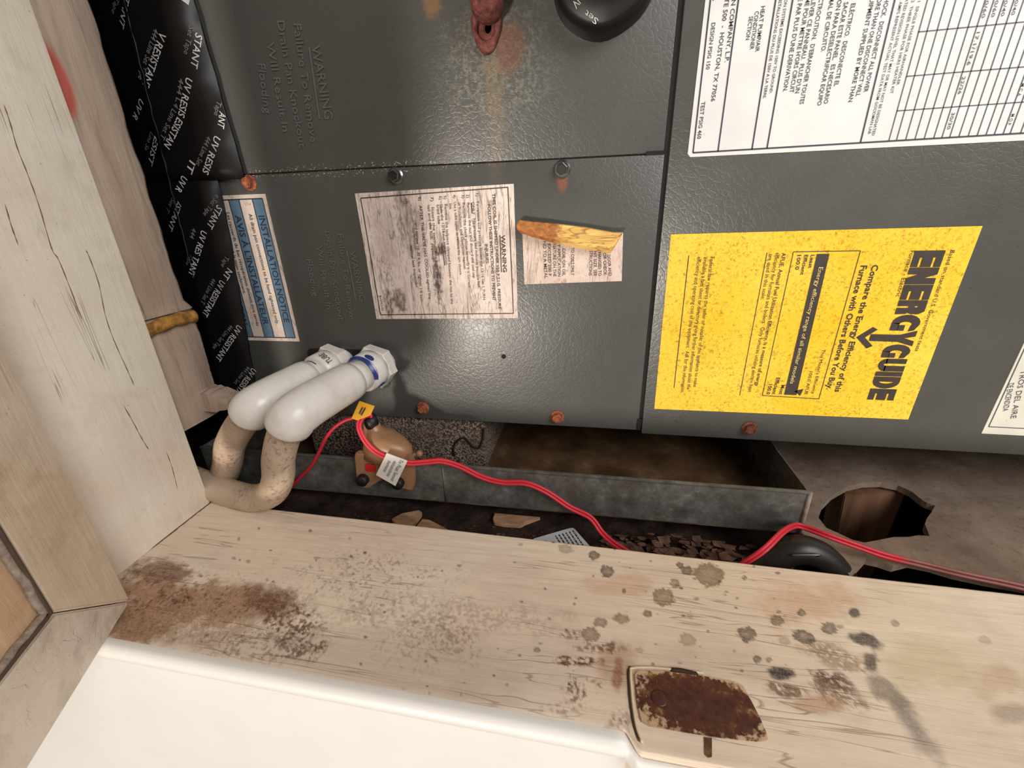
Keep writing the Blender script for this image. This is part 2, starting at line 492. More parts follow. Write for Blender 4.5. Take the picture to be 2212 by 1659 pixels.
# brown mould right of the hinge leaf
blob(1790, 1470, 46, 22, (92, 60, 42), 0.9, 0.7, 150, 0.35, 51, 0.4, speck=0.3)
blob(1810, 1500, 60, 26, (112, 78, 56), 0.75, 0.7, 150, 0.4, 52, 0.3, speck=0.35)
blob(1700, 1490, 42, 14, (110, 74, 54), 0.85, 0.7, 170, 0.35, 53, 0.2, speck=0.3)
blob(1790, 1415, 70, 22, (140, 108, 80), 0.7, 0.7, 120, 0.5, 54, 0.3, speck=0.3)
blob(1775, 1520, 70, 18, (176, 130, 96), 0.6, 0.7, 120, 0.5, 55)
blob(1690, 1455, 30, 15, (44, 40, 40), 0.95, 0.4, 180, 0.25, 56)
blob(1870, 1383, 32, 15, (62, 58, 58), 0.9, 0.7, 190, 0.3, 57, 0.3)
blob(1884, 1425, 16, 22, (66, 60, 58), 0.85, 0.6, 190, 0.3, 58)
blob(1845, 1325, 11, 11, (62, 58, 62), 0.9, 0.5, 200, 0.3, 59)
blob(1915, 1490, 52, 20, (110, 98, 90), 0.7, 0.8, 140, 0.45, 60, 0.75)
blob(1965, 1560, 80, 17, (132, 122, 114), 0.7, 0.6, 140, 0.45, 61, 1.0)
blob(1990, 1590, 70, 22, (150, 140, 130), 0.5, 0.9, 140, 0.5, 62, 1.0)
blob(2185, 1540, 40, 24, (150, 130, 112), 0.6, 0.6, 90, 0.5, 67)
blob(2150, 1470, 60, 30, (190, 160, 120), 0.5, 0.6, 90, 0.5, 68)
blob(2000, 1430, 110, 60, (190, 176, 128), 0.45, 0.7, 60, 0.5, 69)
# drops
D1, D2 = (86, 68, 50), (134, 112, 88)
for k, (x, y, rx, ry, c, a) in enumerate([
    (1283, 1200, 12, 10, D1, .9), (1312, 1234, 14, 13, D1, .9), (1469, 1220, 8, 6, D1, .9), (1485, 1233, 13, 10, D1, .9),
    (1530, 1241, 32, 25, D2, .95), (1458, 1260, 11, 10, D2, .85), (1433, 1289, 23, 19, D2, .9), (1398, 1326, 9, 8, D1, .85),
    (1343, 1336, 18, 11, D2, .85), (1297, 1345, 15, 10, D2, .85), (1276, 1370, 20, 16, D2, .9), (1608, 1248, 6, 5, D1, .8),
    (1680, 1340, 16, 11, D1, .8), (1732, 1323, 10, 8, D1, .85), (1614, 1370, 21, 16, D1, .9), (1736, 1376, 25, 15, D1, .9),
    (1790, 1357, 18, 13, D1, .85), (1485, 1381, 18, 13, D2, .6), (1635, 1424, 9, 8, D1, .85), (1661, 1425, 6, 7, D1, .7),
    (1933, 1347, 11, 7, D1, .6), (1348, 1277, 4, 7, (70, 50, 40), .9), (1590, 1313, 4, 3, D1, .8), (1380, 1405, 9, 7, D2, .5),
    (1815, 1353, 8, 4, D1, .6), (1695, 1385, 14, 8, D2, .5), (2128, 1382, 16, 8, (150, 132, 110), .5), (1160, 1404, 7, 6, D1, .7),
    (1230, 1478, 4, 3, D1, .8), (1127, 1300, 4, 3, D1, .8), (1222, 1185, 16, 9, (178, 160, 140), .9), (1490, 1332, 7, 5, D2, .5)]):
    blob(x, y, rx, ry, c, a, 0.42, 620, 0.10, 80+k, 0.25, edge=0.2)
for k in range(140):
    x, y = rng.uniform(330, 1750), rng.uniform(1130, 1560)
    s = rng.uniform(1.2, 3.6)
    blob(x, y, s*rng.uniform(.8, 2), s, (74, 56, 44), rng.uniform(.4, .9), 0.5, 500, 0.3, 130+k)
def build_sill():
    nx, nv = GX.shape
    H = (fbm(GX*0.12, GY, 240, 5)-0.5)*0.0006
    # paint ridges running with the grain
    top = np.stack([GX, GY, SILL_Z + H - 0.0006*np.clip((GV-0.985)/0.015, 0, 1)], -1).reshape(-1, 3)
    idx = np.arange(nx*nv).reshape(nx, nv)
    q = np.stack([idx[:-1, :-1], idx[:-1, 1:], idx[1:, 1:], idx[1:, :-1]], -1).reshape(-1, 4)
    ring = np.concatenate([idx[:, 0], idx[-1, 1:], idx[::-1, -1][1:], idx[0, ::-1][1:-1]])
    low = top[ring].copy(); low[:, 2] = SILL_Z-0.0255
    nb = len(top)
    li = nb+np.arange(len(ring)); ln = nb+(np.arange(len(ring))+1) % len(ring)
    rn = np.roll(ring, -1)
    s = np.stack([ring, rn, ln, li], -1)
    V = np.concatenate([top, low]); Q = np.concatenate([q, s])
    me = bpy.data.meshes.new('trim_2')
    me.vertices.add(len(V)); me.vertices.foreach_set('co', V.astype(np.float32).ravel())
    me.loops.add(len(Q)*4); me.loops.foreach_set('vertex_index', Q.astype(np.int32).ravel())
    me.polygons.add(len(Q)); me.polygons.foreach_set('loop_start', np.arange(0, len(Q)*4, 4, dtype=np.int32))
    me.update(calc_edges=True)
    sm = np.ones(len(Q), bool); sm[len(q):] = False
    me.polygons.foreach_set('use_smooth', sm)
    at = me.attributes.new('stain', 'FLOAT_COLOR', 'POINT')
    C4 = np.zeros((len(V), 4), np.float32)
    C4[:nb, :3] = stain_c.reshape(-1, 3); C4[:nb, 3] = stain_a.ravel()
    at.data.foreach_set('color', C4.ravel())
    M_ = Mt('cream_sill_paint', 0.5, 0, 0.4)
    base = M_.mix(M_.ramp(M_.noise(10, 5), [(0.3, 0), (0.72, 1)]), srgb(225, 204, 184), srgb(243, 226, 204))
    grey = M_.ramp(M_.noise(22, 6, 0.65), [(0.5, 0), (0.74, 1)])
    base = M_.mix(M_.math('MULTIPLY', grey, 0.32), base, srgb(188, 164, 152))
    cr = M_.noise(75, 3, 0.6, M_.map((0.07, 1, 1)), 0.5)
    line = M_.math('ABSOLUTE', M_.math('SUBTRACT', cr, 0.5))
    gate = M_.ramp(M_.noise(12, 2), [(0.42, 0.15), (0.56, 1)])
    lm = M_.math('MULTIPLY', M_.ramp(line, [(0, 1), (0.012, 0)]), gate)
    base = M_.mix(M_.math('MULTIPLY', lm, 0.5), base, srgb(104, 82, 64))
    a = M_.nt.nodes.new('ShaderNodeAttribute'); a.attribute_name = 'stain'
    fine = M_.noise(900, 4, 0.6)
    al = M_.math('MULTIPLY', a.outputs['Alpha'], M_.ramp(fine, [(0.30, 0.72), (0.55, 1.0)]))
    base = M_.mix(al, base, a.outputs['Color'])
    M_.color(base)
    h = M_.math('SUBTRACT', M_.noise(300, 4, 0.6, M_.map((0.1, 1, 1))), M_.math('MULTIPLY', lm, 1.2))
    M_.bump(h, 0.35, 0.001)
    me.materials.append(M_.m)
    o = bpy.data.objects.new('trim_2', me); COL.objects.link(o)
    return struct(o, 'cream painted wooden sill spotted with drips and rust')
build_sill()
# rounded white moulding under the front edge of the sill, ending beside the hinge leaf
def sill_bead():
    V, Fc = [], []
    xs = list(np.linspace(-0.36, 0.024, 30)) + list(np.linspace(0.026, 0.040, 8)) + [0.06, 0.2, 0.5, 0.92]
    prof = [(0.0015, 0.0), (0.0, 0.0004), (-0.003, 0.0002), (-0.0055, -0.0018), (-0.0066, -0.0045), (-0.0062, -0.0085), (-0.0042, -0.0112), (-0.0018, -0.0120), (0.0030, -0.0122), (0.0035, -0.0150)]
    for x in xs:
        t = min(1, max(0, (x-0.025)/0.013)); t = t*t*(3-2*t)
        k = 1-0.62*t
        fy = float(front_y(np.array(x)))
        for (dy, dz) in prof:
            V.append((x, fy-0.0006+dy*k, SILL_Z-0.0012-0.004*t+dz*(1+0.1*t)))
    n = len(prof)
    for i in range(len(xs)-1):
        for k in range(n-1):
            Fc.append((i*n+k, (i+1)*n+k, (i+1)*n+k+1, i*n+k+1))
    o = mesh_obj('trim_3', V, Fc, WALLW, None, True)
    return struct(o, 'rounded white moulding along the front edge of the sill')
sill_bead()
struct(box('wall_front_apron', (-0.9, -0.2115, -0.95), (1.3, -0.2076, -0.2485), WALLW), 'white painted wall below the sill')

# open door at the left: stile, rail with mitre, recessed panel, bead of caulk
UD = np.array([0.45, -0.893, 0.0]); ND = np.array([0.893, 0.45, 0.0])
door = empty('door_1', P0)
struct(door, 'grubby cream framed door standing open beside the jamb')
def dp(u, z, n=0.0): return UD*u + np.array([0, 0, z]) + ND*n
WD = 0.046; DW = 0.20; DH = 0.68
z0 = 0.0022
def door_piece(name, pts, mat, n=0.0, th=0.018):
    prism(name, [dp(u, z, n) for u, z in pts], tuple(-ND*th), mat, door, bev=0.0012)
door_piece('stile', [(0, z0+0.0004), (WD, WD+0.0004), (WD, DH-WD), (0, DH)], DOORP)
door_piece('rail', [(0.0006, z0), (DW, z0), (DW-WD, WD), (WD+0.0003, WD)], DOORR)
door_piece('stile', [(DW, z0), (DW, DH), (DW-WD, DH-WD), (DW-WD, WD)], DOORP)
door_piece('rail', [(0, DH), (WD, DH-WD), (DW-WD, DH-WD), (DW, DH)], DOORR)
door_piece('panel', [(WD-0.003, WD-0.003), (DW-WD+0.003, WD-0.003), (DW-WD+0.003, DH-WD+0.003), (WD-0.003, DH-WD+0.003)], DOORPANEL, -0.0045, 0.008)
CAULK = plain('dirty_caulk', (150, 134, 120), 0.7, var=0.35, scale=300, bump=0.6)
cp = [dp(WD+0.002, z, -0.003) for z in np.linspace(DH-WD, WD+0.003, 60)] + [dp(u, WD+0.002, -0.003) for u in np.linspace(WD+0.004, DW-WD, 20)]
cp = [p+rng.normal(0, 0.0003, 3) for p in cp]
tube('caulk_bead', cp, 0.0019, CAULK, door, 8)
tube('panel_recess_shade', [dp(WD+0.0006, z, -0.0012) for z in np.linspace(DH-WD, WD+0.001, 30)]+[dp(u, WD+0.0008, -0.0010) for u in np.linspace(WD+0.003, DW-WD, 16)], 0.0011, plain('recess_shade', (84, 68, 56), 0.9), door, 6)  # shade of the panel recess, drawn as a dark strip beside the caulk

# rough framing stud behind the jamb
SX = -0.33
stud = empty('trim_4', (SX-0.02, -0.06, -0.15))
struct(stud, 'rough pale framing stud between the jamb and the black tape')
so = -np.array([SX-0.02, -0.06, -0.15])
def rough_board(name, edge_pts, x, th, mat, parent, off, y_near):
    """board whose broad face looks to +x; edge_pts = (z, y) of its ragged far edge"""
    zs = np.linspace(edge_pts[0][0], edge_pts[-1][0], 70)
    ys = np.interp(zs, [p[0] for p in edge_pts], [p[1] for p in edge_pts])
    ys = ys + (fbm(zs, zs*0, 90, 3)-0.5)*0.0035
    V, Fc = [], []
    for z, y in zip(zs, ys):
        b = (vnoise(np.array([z]), np.array([0.3]), 60, 8)[0]-0.5)*0.002
        V += [(x-th, y_near, z), (x+b, y_near, z), (x+b*1.4, (y_near+y)/2, z), (x+b, y-0.004, z), (x-0.003, y, z), (x-th, y, z)]
    for i in range(len(zs)-1):
        for k in range(6):
            k2 = (k+1) % 6
            Fc.append((i*6+k, i*6+k2, (i+1)*6+k2, (i+1)*6+k))
    Fc.append(tuple(range(6))); Fc.append(tuple((len(zs)-1)*6+k for k in range(6))[::-1])
    return mesh_obj(name, V, Fc, mat, parent, True, off)
def stud_mat():
    M_ = Mt('stud_wood_paint', 0.7, 0, 0.3)
    base = M_.mix(M_.ramp(M_.noise(30, 5, 0.6, M_.map((1, 1, 0.15))), [(0.3, 0), (0.7, 1)]), srgb(148, 126, 112), srgb(196, 176, 158))
    g = M_.noise(160, 4, 0.6, M_.map((1, 1, 0.08)), 0.8)
    base = M_.mix(M_.math('MULTIPLY', M_.ramp(g, [(0.55, 0), (0.7, 1)]), 0.35), base, srgb(96, 78, 66))
    c = on_x(120, 175, SX)
    red = M_.spot(tuple(c), (0.05, 0.0085, 0.02), 0.12, 60, 0.25)
    base = M_.mix(M_.math('MULTIPLY', red, 0.9), base, srgb(192, 84, 74))
    M_.color(base); M_.bump(g, 0.5, 0.0015)
    return M_.m
STUDM = stud_mat()
e1 = [on_x(px, py, SX) for px, py in [(200, -60), (215, 0), (262, 170), (310, 330), (345, 500), (408, 668)]]
rough_board('stud_post', [(0.46, e1[0][1])]+[(p[2], p[1]) for p in e1], SX, 0.036, STUDM, stud, so, -0.088)
e2 = [on_x(px, py, SX+0.002) for px, py in [(438, 676), (447, 735), (462, 800), (474, 840)]]
rough_board('stud_post', [(e1[-1][2]-0.0004, e2[0][1]-0.002)]+[(p[2], p[1]) for p in e2]+[(-0.172, e2[-1][1])], SX+0.002, 0.036, STUDM, stud, so, -0.088)
# ragged block nailed across the foot of the stud
def ragged_block():
    A = on_y(385, 842, -0.05); B = on_y(508, 858, -0.045)
    V, Fc = [], []
    N = 16
    for i in range(N+1):
        t = i/N
        c = A*(1-t)+B*t
        hz = 0.0085*(1-0.5*max(0, t-0.75)/0.25) + rng.normal(0, 0.0006)
        hy = 0.012*(1-0.3*t)
        dz = rng.normal(0, 0.0006)
        ring = [(-hy, -hz), (-hy*1.05, 0.3*hz), (-hy, hz), (0, hz*1.1), (hy, hz), (hy, -hz), (0, -hz*1.1)]
        for (y, z) in ring: V.append((c[0], c[1]+y, c[2]+z+dz-0.004))
    n = 7
    for i in range(N):
        for k in range(n):
            k2 = (k+1) % n
            Fc.append((i*n+k, i*n+k2, (i+1)*n+k2, (i+1)*n+k))
    Fc.append(tuple(range(n))); Fc.append(tuple(N*n+k for k in range(n))[::-1])
    mesh_obj('ragged_block', V, Fc, STUDM, stud, False, so)
ragged_block()

# ------------------------------------------------------------------ air handler
WB = uf(1380, 929.5)[2]                   # bottom edge of the coil section
UG = uf(1430, 430)[0]                     # gap between the two sections
SEAM = 0.5*(uf(700, 367.6)[2]+uf(1438, 332.6)[2])
TOP = 0.36
def unit_world(u, y, w_): return (u*CT-w_*ST, y, u*ST+w_*CT)
AH_OFF = (0.1, 0.27, WB)
ah = empty('air_handler', unit_world(*AH_OFF), (0, -TILT, 0))
tag(ah, 'dark grey metal air handler cabinet covered with stickers, lying over the drain pan', 'air handler')
AO = tuple(-x for x in AH_OFF)
# deep dark core behind the panels
box('cabinet_body', (-0.335, 0.0035, WB+0.0006), (0.74, 0.54, TOP), PAINT, ah, 0.002, AO)
box('panel_gap', (UG-0.006, 0.0014, WB+0.002), (UG+0.006, 0.004, TOP-0.01), BLACKGAP, ah, 0, AO)
# three front panels; the lower coil panel laps the upper one
box('upper_panel', (-0.334, 0.0010, SEAM+0.0006), (UG-0.0016, 0.0036, TOP), PAINT, ah, 0.0007, AO)
box('lower_panel', (-0.334, 0.0, WB), (UG-0.0012, 0.0032, SEAM-0.0004), PAINT, ah, 0.0008, AO)
WB2 = uf(2000, 971)[2]
box('blower_panel', (UG+0.0018, -0.0005, WB2), (0.74, 0.0034, TOP), PAINT, ah, 0.0012, AO)
# little open notch at the foot of the joint
box('panel_notch', (UG-0.0028, -0.0003, WB+0.0002), (UG+0.0010, 0.0006, uf(1383, 905)[2]), BLACKGAP, ah, 0, AO)
box('panel_slot', (uf(1395, 334)[0], -0.0004, SEAM-0.0006), (UG-0.0016, 0.0012, SEAM+0.0016), BLACKGAP, ah, 0, AO)
# dark recess the drain stubs come out of
def rounded_rect(u0, u1, w0_, w1_, r, y, n=5):
    pts = []
    for (cx, cz, a0) in [(u1-r, w1_-r, 0), (u0+r, w1_-r, 90), (u0+r, w0_+r, 180), (u1-r, w0_+r, 270)]:
        for k in range(n+1):
            a = math.radians(a0+90*k/n)
            pts.append((cx+r*math.cos(a), y, cz+r*math.sin(a)))
    return pts
a_, b_ = uf(662, 752), uf(845, 838)
prism('drain_port', rounded_rect(a_[0], b_[0], b_[2], a_[2], 0.006, -0.0006), (0, 0.002, 0), plain('drain_port_black', (22, 22, 22), 0.5), ah, AO)

# screws
def screw(px, py, m1, m2, hexr=0.0045, slot=True, base=0.0):
    c = uf(px, py)
    s = empty_part = None
    bm = bmesh.new()
    N = 18
    prof = [(0.0062, base), (0.0062, base-0.0007), (0.0050, base-0.0016)]
    def ringv(r, y, n): return [bm.verts.new((c[0]+r*math.cos(2*math.pi*k/n+0.3), y, c[2]+r*math.sin(2*math.pi*k/n+0.3))) for k in range(n)]
    rr = [ringv(r, y, N) for r, y in prof]
    for i in range(2):
        for k in range(N): bm.faces.new((rr[i][k], rr[i][(k+1) % N], rr[i+1][(k+1) % N], rr[i+1][k]))
    bm.faces.new(rr[2])
    o = bm_obj('screw', bm, m1, ah, True, AO, 35)
    bm = bmesh.new()
    h0 = ringv(hexr, base-0.0012, 6); h1 = ringv(hexr*0.98, base-0.0046, 6); h2 = ringv(hexr*0.80, base-0.0050, 6); h3 = ringv(hexr*0.72, base-0.0040, 6)
    for a, b in ((h0, h1), (h1, h2), (h2, h3)):
        for k in range(6): bm.faces.new((a[k], a[(k+1) % 6], b[(k+1) % 6], b[k]))
    bm.faces.new(h3)
    o2 = bm_obj('hex_head', bm, m1 if m2 is None else m2[0], o)
    bm = bmesh.new()
    d0 = ringv(hexr*0.72, base-0.00415, 12); bm.faces.new(d0)
    bm_obj('head_recess', bm, m1 if m2 is None else m2[1], o)
screw(540, 395, RUST, None)
screw(855, 380, STEEL, (STEEL, SOCKET))
screw(1214, 366, STEEL, (STEEL, SOCKET))
screw(914, 881, RUST, None)
screw(1204, 900, RUST, None)
screw(1618, 924, RUSTDK, None, base=-0.0005)
c = uf(1088, 770)
bm = bmesh.new(); bmesh.ops.create_circle(bm, cap_ends=True, segments=14, radius=0.0021, matrix=Matrix.Translation((c[0], -0.0003, c[2])) @ Matrix.Rotation(math.pi/2, 4, 'X'))
bm_obj('small_hole', bm, BLACKGAP, ah, loc=AO)

# stickers -----------------------------------------------------------
NY = np.array([0, -1.0, 0])
def sticker(name, quad, mat, label, y=-0.0004):
    q = [np.array([p[0], y, p[2]]) for p in quad]
    o = prism(name, q, (0, 0.0006, 0), mat, ah, AO)
    o['label'] = label
    return o
def lettering(sticker_obj, items, mat, y, name='lettering', k=1.0):
    P_ = Print()
    for it in items:
        s, x0, y0, x1, y1, h = it[:6]; bold = it[6] if len(it) > 6 else 0
        S = uf(x0, y0, y); E = uf(x1, y1, y)
        mx, my = (x0+x1)/2, (y0+y1)/2
        cap = abs(uf(mx+h/2, my, y)[0]-uf(mx-h/2, my, y)[0])*k
        P_.text(s, S, E, NY, cap, bold)
    return P_
def add_lines(P_, segs, y, wd):
    for (x0, y0, x1, y1) in segs:
        P_.line(uf(x0, y0, y), uf(x1, y1, y), NY, wd)

# -- white rating plate
def sticker_mat(name, c1, c2, speck, sscale=240, thr=(0.66, 0.74), rough=0.45):
    M_ = Mt(name, rough, 0, 0.4)
    base = M_.mix(M_.ramp(M_.noise(30, 4), [(0.35, 0), (0.7, 1)]), srgb(*c1), srgb(*c2))
    sp = M_.ramp(M_.noise(sscale, 5, 0.6), [(thr[0], 0), (thr[1], 1)])
    M_.color(M_.mix(M_.math('MULTIPLY', sp, 0.6), base, srgb(*speck)))
    M_.bump(M_.noise(90, 3), 0.08, 0.001)
    return M_
INK = plain('dark_print_ink', (52, 50, 66), 0.5, var=0.1)
INKG = plain('grey_print_ink', (78, 80, 88), 0.5, var=0.1)
INKB = plain('brown_black_ink', (58, 48, 44), 0.55, var=0.2)
wp = sticker_mat('rating_plate_white', (214, 215, 215), (224, 225, 224), (140, 140, 138), 140, (0.66, 0.76))
pl = uf(1484, 340); u_r = 0.60; top_ = 0.30
plate = sticker('rating_plate', [(pl[0]+0.002, 0, pl[2]), (u_r, 0, pl[2]+0.0005), (u_r, 0, top_), (pl[0], 0, top_), (pl[0], 0, pl[2]+0.002)], wp.m, 'large white rating plate with ruled table', -0.0010)
y_ = -0.0013
T = [("AN COMPANY, L.P.", 1587, -14, 1570, 134, 9), ("TE 500  -  HOUSTON, TX 77056", 1571, -4, 1540, 219, 9), ("A", 1545, -8, 1543, 2, 8),
     ("DESIGN PSIG 150", 1541.5, 49, 1529, 150, 8), ("TEST PSIG 460", 1519.5, 219.5, 1510, 300, 8),
     ("HEAT PUMP/AIR", 1649, 13, 1635.5, 112, 8.5), ("CONDITIONER", 1635.5, 24, 1624, 107, 8.5), ("SECTION", 1623, 35, 1615, 86, 8.5),
     ("ON SYSTEMS EXCEEDING 150V TO GROUND.", 1698.5, -2, 1665, 202, 6), ("NSTALLATIONS DU PLUS DE 150V A LA TERRE.", 1687, -6, 1651, 213, 6),
     ("E PAR PLUS D'UNE DERIVATION.", 1730, -4, 1695.5, 198, 9), ("ME POUR METTRE H'ORS CIRCUIT", 1746, -4, 1710, 200, 9),
     ("LEVER CE PANNEAU.  PLUS D'UN", 1758.5, -2, 1722, 201, 9), ("CTROCUTION.  D'EBRANCHER TOUTES", 1775, -4, 1731.5, 225, 9),
     ("MAL DE CIRCUITO.", 1798, -6, 1778, 112, 9), ("ION PARA DESELECTRIFICAR EQUIPO", 1815, -4, 1769.5, 228, 9),
     ("SACAR ESTE PANEL.  ES NECESARIO", 1828.5, 4, 1783.5, 224, 9), ("EL\u00c9CTRICO.  DESCONECTE EL", 1844, 7, 1806, 186, 9),
     ("UIPMENT SUPPLIED BY MORE THAN", 1885, -4, 1837, 220, 9), ("ORE THAN ONE DISCONNECT WILL", 1901, -4, 1853, 208, 9), ("HOCK.  DISCONNECT ALL POWER", 1917, -4, 1870, 199, 9)]
P_ = lettering(plate, [(*t, .45) for t in T], INK, y_)
add_lines(P_, [(1537, -20, 1497, 330), (1598, -20, 1551, 327), (1679, -20, 1624.5, 322.5), (1716, -20, 1657, 320), (1938, -20, 1859, 307.6), (1497, 330, 2230, 286.5)], y_, 0.0009)
P_.build('lettering', INK, plate)
T = [("R AMPS REPRESENT ACTUAL TEST DATA FROM GOODMAN LAB", 1949, -6, 1878, 289, 6), ("ATED REVISION LEVEL THAT MAY OR MAY NOT BE DESIGNATED", 1960.5, -4, 1886, 293, 6),
     ("12  THREE PHASE FOR HKRS HEATER KIT", 1974, -4, 1926, 202, 6), ("11  SINGLE PHASE FOR AIRHANDLER", 1987.5, -4, 1939.5, 183.5, 6),
     ("17.1/19.6", 2114, 69, 2092, 141, 7), ("22/26", 2083, 165, 2072.5, 203.5, 7), ("30/30", 2060, 243, 2049, 279.5, 7),
     ("60/60", 2136, -10, 2123.5, 39, 7), ("60/60", 2157, -10, 2144.5, 37, 7), ("40/40", 2177, -10, 2165.5, 35, 7), ("40/40", 2200, -10, 2188, 32.5, 7),
     ("M O P", 2189.5, 246, 2180, 270, 7), ("M C A", 2211, 180, 2201, 208, 7)]
P_ = lettering(plate, [(*t, .35) for t in T], INKG, y_)
wb_ = uf(1920, 301)[2]
bottoms = [(1920.5, 303.5), (1937, 302.5), (1957, 301), (1977, 300), (1997, 299), (2017.5, 298), (2035, 297), (2052, 296), (2072, 294.5), (2092, 293.5), (2111.5, 292), (2130.5, 291), (2148.5, 290), (2167.5, 289), (2182.5, 288.5), (2205, 287.5), (2230, 286)]
for bx, by in bottoms:
    b0 = uf(bx, by, y_)
    P_.line(b0, (b0[0], b0[1], 0.17), NY, 0.00055)
add_lines(P_, [(1983, 69, 2230, 45.5), (1958, 165, 2230, 143), (1937, 239.6, 2230, 219)], y_, 0.00055)
P_.build('lettering', INKG, plate)

# -- yellow energy label
ym = Mt('yellow_label_paper', 0.5, 0, 0.35)
yb = ym.mix(ym.ramp(ym.noise(14, 4), [(0.3, 0), (0.7, 1)]), srgb(236, 190, 30), srgb(246, 208, 74))
mm = ym.ramp(ym.noise(560, 4, 0.6, None, 0.6), [(0.48, 0), (0.64, 1)])
mm2 = ym.ramp(ym.noise(40, 4), [(0.30, 0.35), (0.65, 1)])
yb = ym.mix(ym.math('MULTIPLY', ym.math('MULTIPLY', mm, mm2), 0.62), yb, srgb(150, 98, 10))
yb = ym.mix(ym.math('MULTIPLY', ym.ramp(ym.noise(560, 3), [(0.66, 0), (0.72, 1)]), 0.55), yb, srgb(90, 62, 16))
ym.color(yb); ym.bump(ym.noise(160, 3), 0.08, 0.001)
qy = [uf(1449, 506), uf(2120, 488), uf(1960, 905), uf(1413, 882)]
u0_, u1_ = (qy[0][0]+qy[3][0])/2, (qy[1][0]+qy[2][0])/2
energy = sticker('energy_label', qy, ym.m, 'yellow mould-specked energy guide sticker', -0.0010)
T = [("Based on standard U.S. Government tests", 2058.5, 540.6, 1980.7, 758.5, 9),
     ("Furnace - Electric", 1972, 541.5, 1940, 641, 9.5), ("Compare the Energy Efficiency of this", 1892, 572, 1809, 847, 13, .8), ("Furnace with Others Before You Buy.", 1867, 573.6, 1791, 841.6, 13, .8),
     ("Least", 1756, 550.5, 1750, 579, 8, .6), ("Efficient", 1742, 550.5, 1732.5, 594, 8, .6), ("100.0", 1727, 551, 1721.5, 583, 8, .6),
     ("This Model's Efficiency", 1780, 755, 1756, 851, 7), ("100.0 AFUE", 1752.5, 803, 1741, 852, 7),
     ("Most", 1692, 832, 1686.5, 852, 8, .6), ("Efficient", 1681.5, 816, 1671.5, 852, 8, .6), ("100.0", 1665, 830, 1659, 852, 8, .6),
     ("AFUE, Annual Fuel Utilization Efficiency, is a measure of energy", 1694, 546, 1635, 834, 8.5, .3), ("efficiency for furnaces and boilers.  Only furnaces utilizing electric heat", 1680.5, 546, 1620, 847, 8.5), ("are used in this scale.", 1666, 548, 1648, 647, 8.5),
     ("Federal law requires the seller or installer of this appliance to make", 1539, 555, 1501.5, 836, 8.5), ("available a fact sheet or directory giving further information about the", 1525.5, 555, 1487.5, 841.6, 8.5), ("efficiency and operating cost of this equipment.  Ask for this information.", 1511, 555, 1474, 849, 8.5)]
y_ = -0.0013
P_ = lettering(energy, T, INKB, y_)
bx = [(1714, 544), (1859, 541.7), (1769, 861.8), (1646.7, 854.5)]
add_lines(P_, [(*bx[i], *bx[(i+1) % 4]) for i in range(4)] + [(1657, 546, 1598, 854.5)], y_, 0.0005)
add_lines(P_, [(1488, 551.6, 1456, 838)], y_, 0.0006)
P_.poly([uf(*p, y_) for p in [(1765, 548.6), (1792, 548.2), (1720.5, 853.5), (1693.7, 852.6)]])
P_.poly([uf(*p, y_) for p in [(1736, 840), (1728.5, 855.5), (1716, 845)]])
# heavy logo letters drawn in their own grid: x along the reading direction, y from foot to head
LA, LB = uf(2043, 541.5, y_), uf(1932, 866, y_)      # head line, start and end
FA = uf(1977, 541.5, y_)
LU, HU = (LB[2]-LA[2]), (LA[0]-FA[0])
def lg(x, y): return (FA[0]+HU*y, y_, FA[2]+LU*x)
def lpoly(pts): P_.poly([lg(x, y) for x, y in pts])
def lrect(x0, x1, y0, y1): lpoly([(x0, y0), (x1, y0), (x1, y1), (x0, y1)])
def l_E(x0, x1):
    d = x1-x0
    lrect(x0, x0+d*.42, 0, 1)
    for a, b in ((0, .24), (.32, .68), (.76, 1)): lrect(x0+d*.42, x1, a, b)
def l_N(x0, x1):
    d = x1-x0
    lrect(x0, x0+d*.40, 0, 1); lrect(x0+d*.62, x1, 0.0, 1)
    lpoly([(x0+d*.40, 1), (x0+d*.40, .35), (x0+d*.62, .0), (x0+d*.62, .62)])
def l_R(x0, x1):
    d = x1-x0
    lrect(x0, x0+d*.42, 0, 1)
    lpoly([(x0+d*.42, .72), (x0+d*.50, .72), (x0+d*.50, .62), (x0+d*.42, .62), (x0+d*.42, .40), (x1-d*.1, .40), (x1, .55), (x1, .82), (x1-d*.2, 1), (x0+d*.42, 1)])
    lpoly([(x0+d*.55, .40), (x0+d*.55, 0), (x1+d*.02, 0), (x1-d*.02, .40)])
def arc(cx, cy, rx, ry, a0, a1, n=10): return [(cx+rx*math.cos(math.radians(a0+(a1-a0)*k/n)), cy+ry*math.sin(math.radians(a0+(a1-a0)*k/n))) for k in range(n+1)]
def l_G(x0, x1):
    d = x1-x0; cx = x0+d*.5
    o_ = arc(cx, .5, d*.5, .5, 60, 270); i_ = arc(cx+d*.08, .5, d*.16, .22, 60, 270)
    for k in range(len(o_)-1): lpoly([o_[k], o_[k+1], i_[k+1], i_[k]])
    lrect(cx, x1-d*.04, 0, .28); lrect(cx+d*.12, x1-d*.04, .26, .50)
    lpoly([(cx+d*.25, .93), (cx+d*.16, .69), (x1, .66), (x1-d*.06, .86)])
def l_U(x0, x1):
    d = x1-x0
    lrect(x0, x0+d*.38, .25, 1); lrect(x0+d*.56, x1, .25, 1)
    o_ = arc(x0+d*.5, .3, d*.5, .3, 180, 360); i_ = arc(x0+d*.47, .3, d*.09, .1, 180, 360)
    for k in range(len(o_)-1): lpoly([o_[k], o_[k+1], i_[k+1], i_[k]])
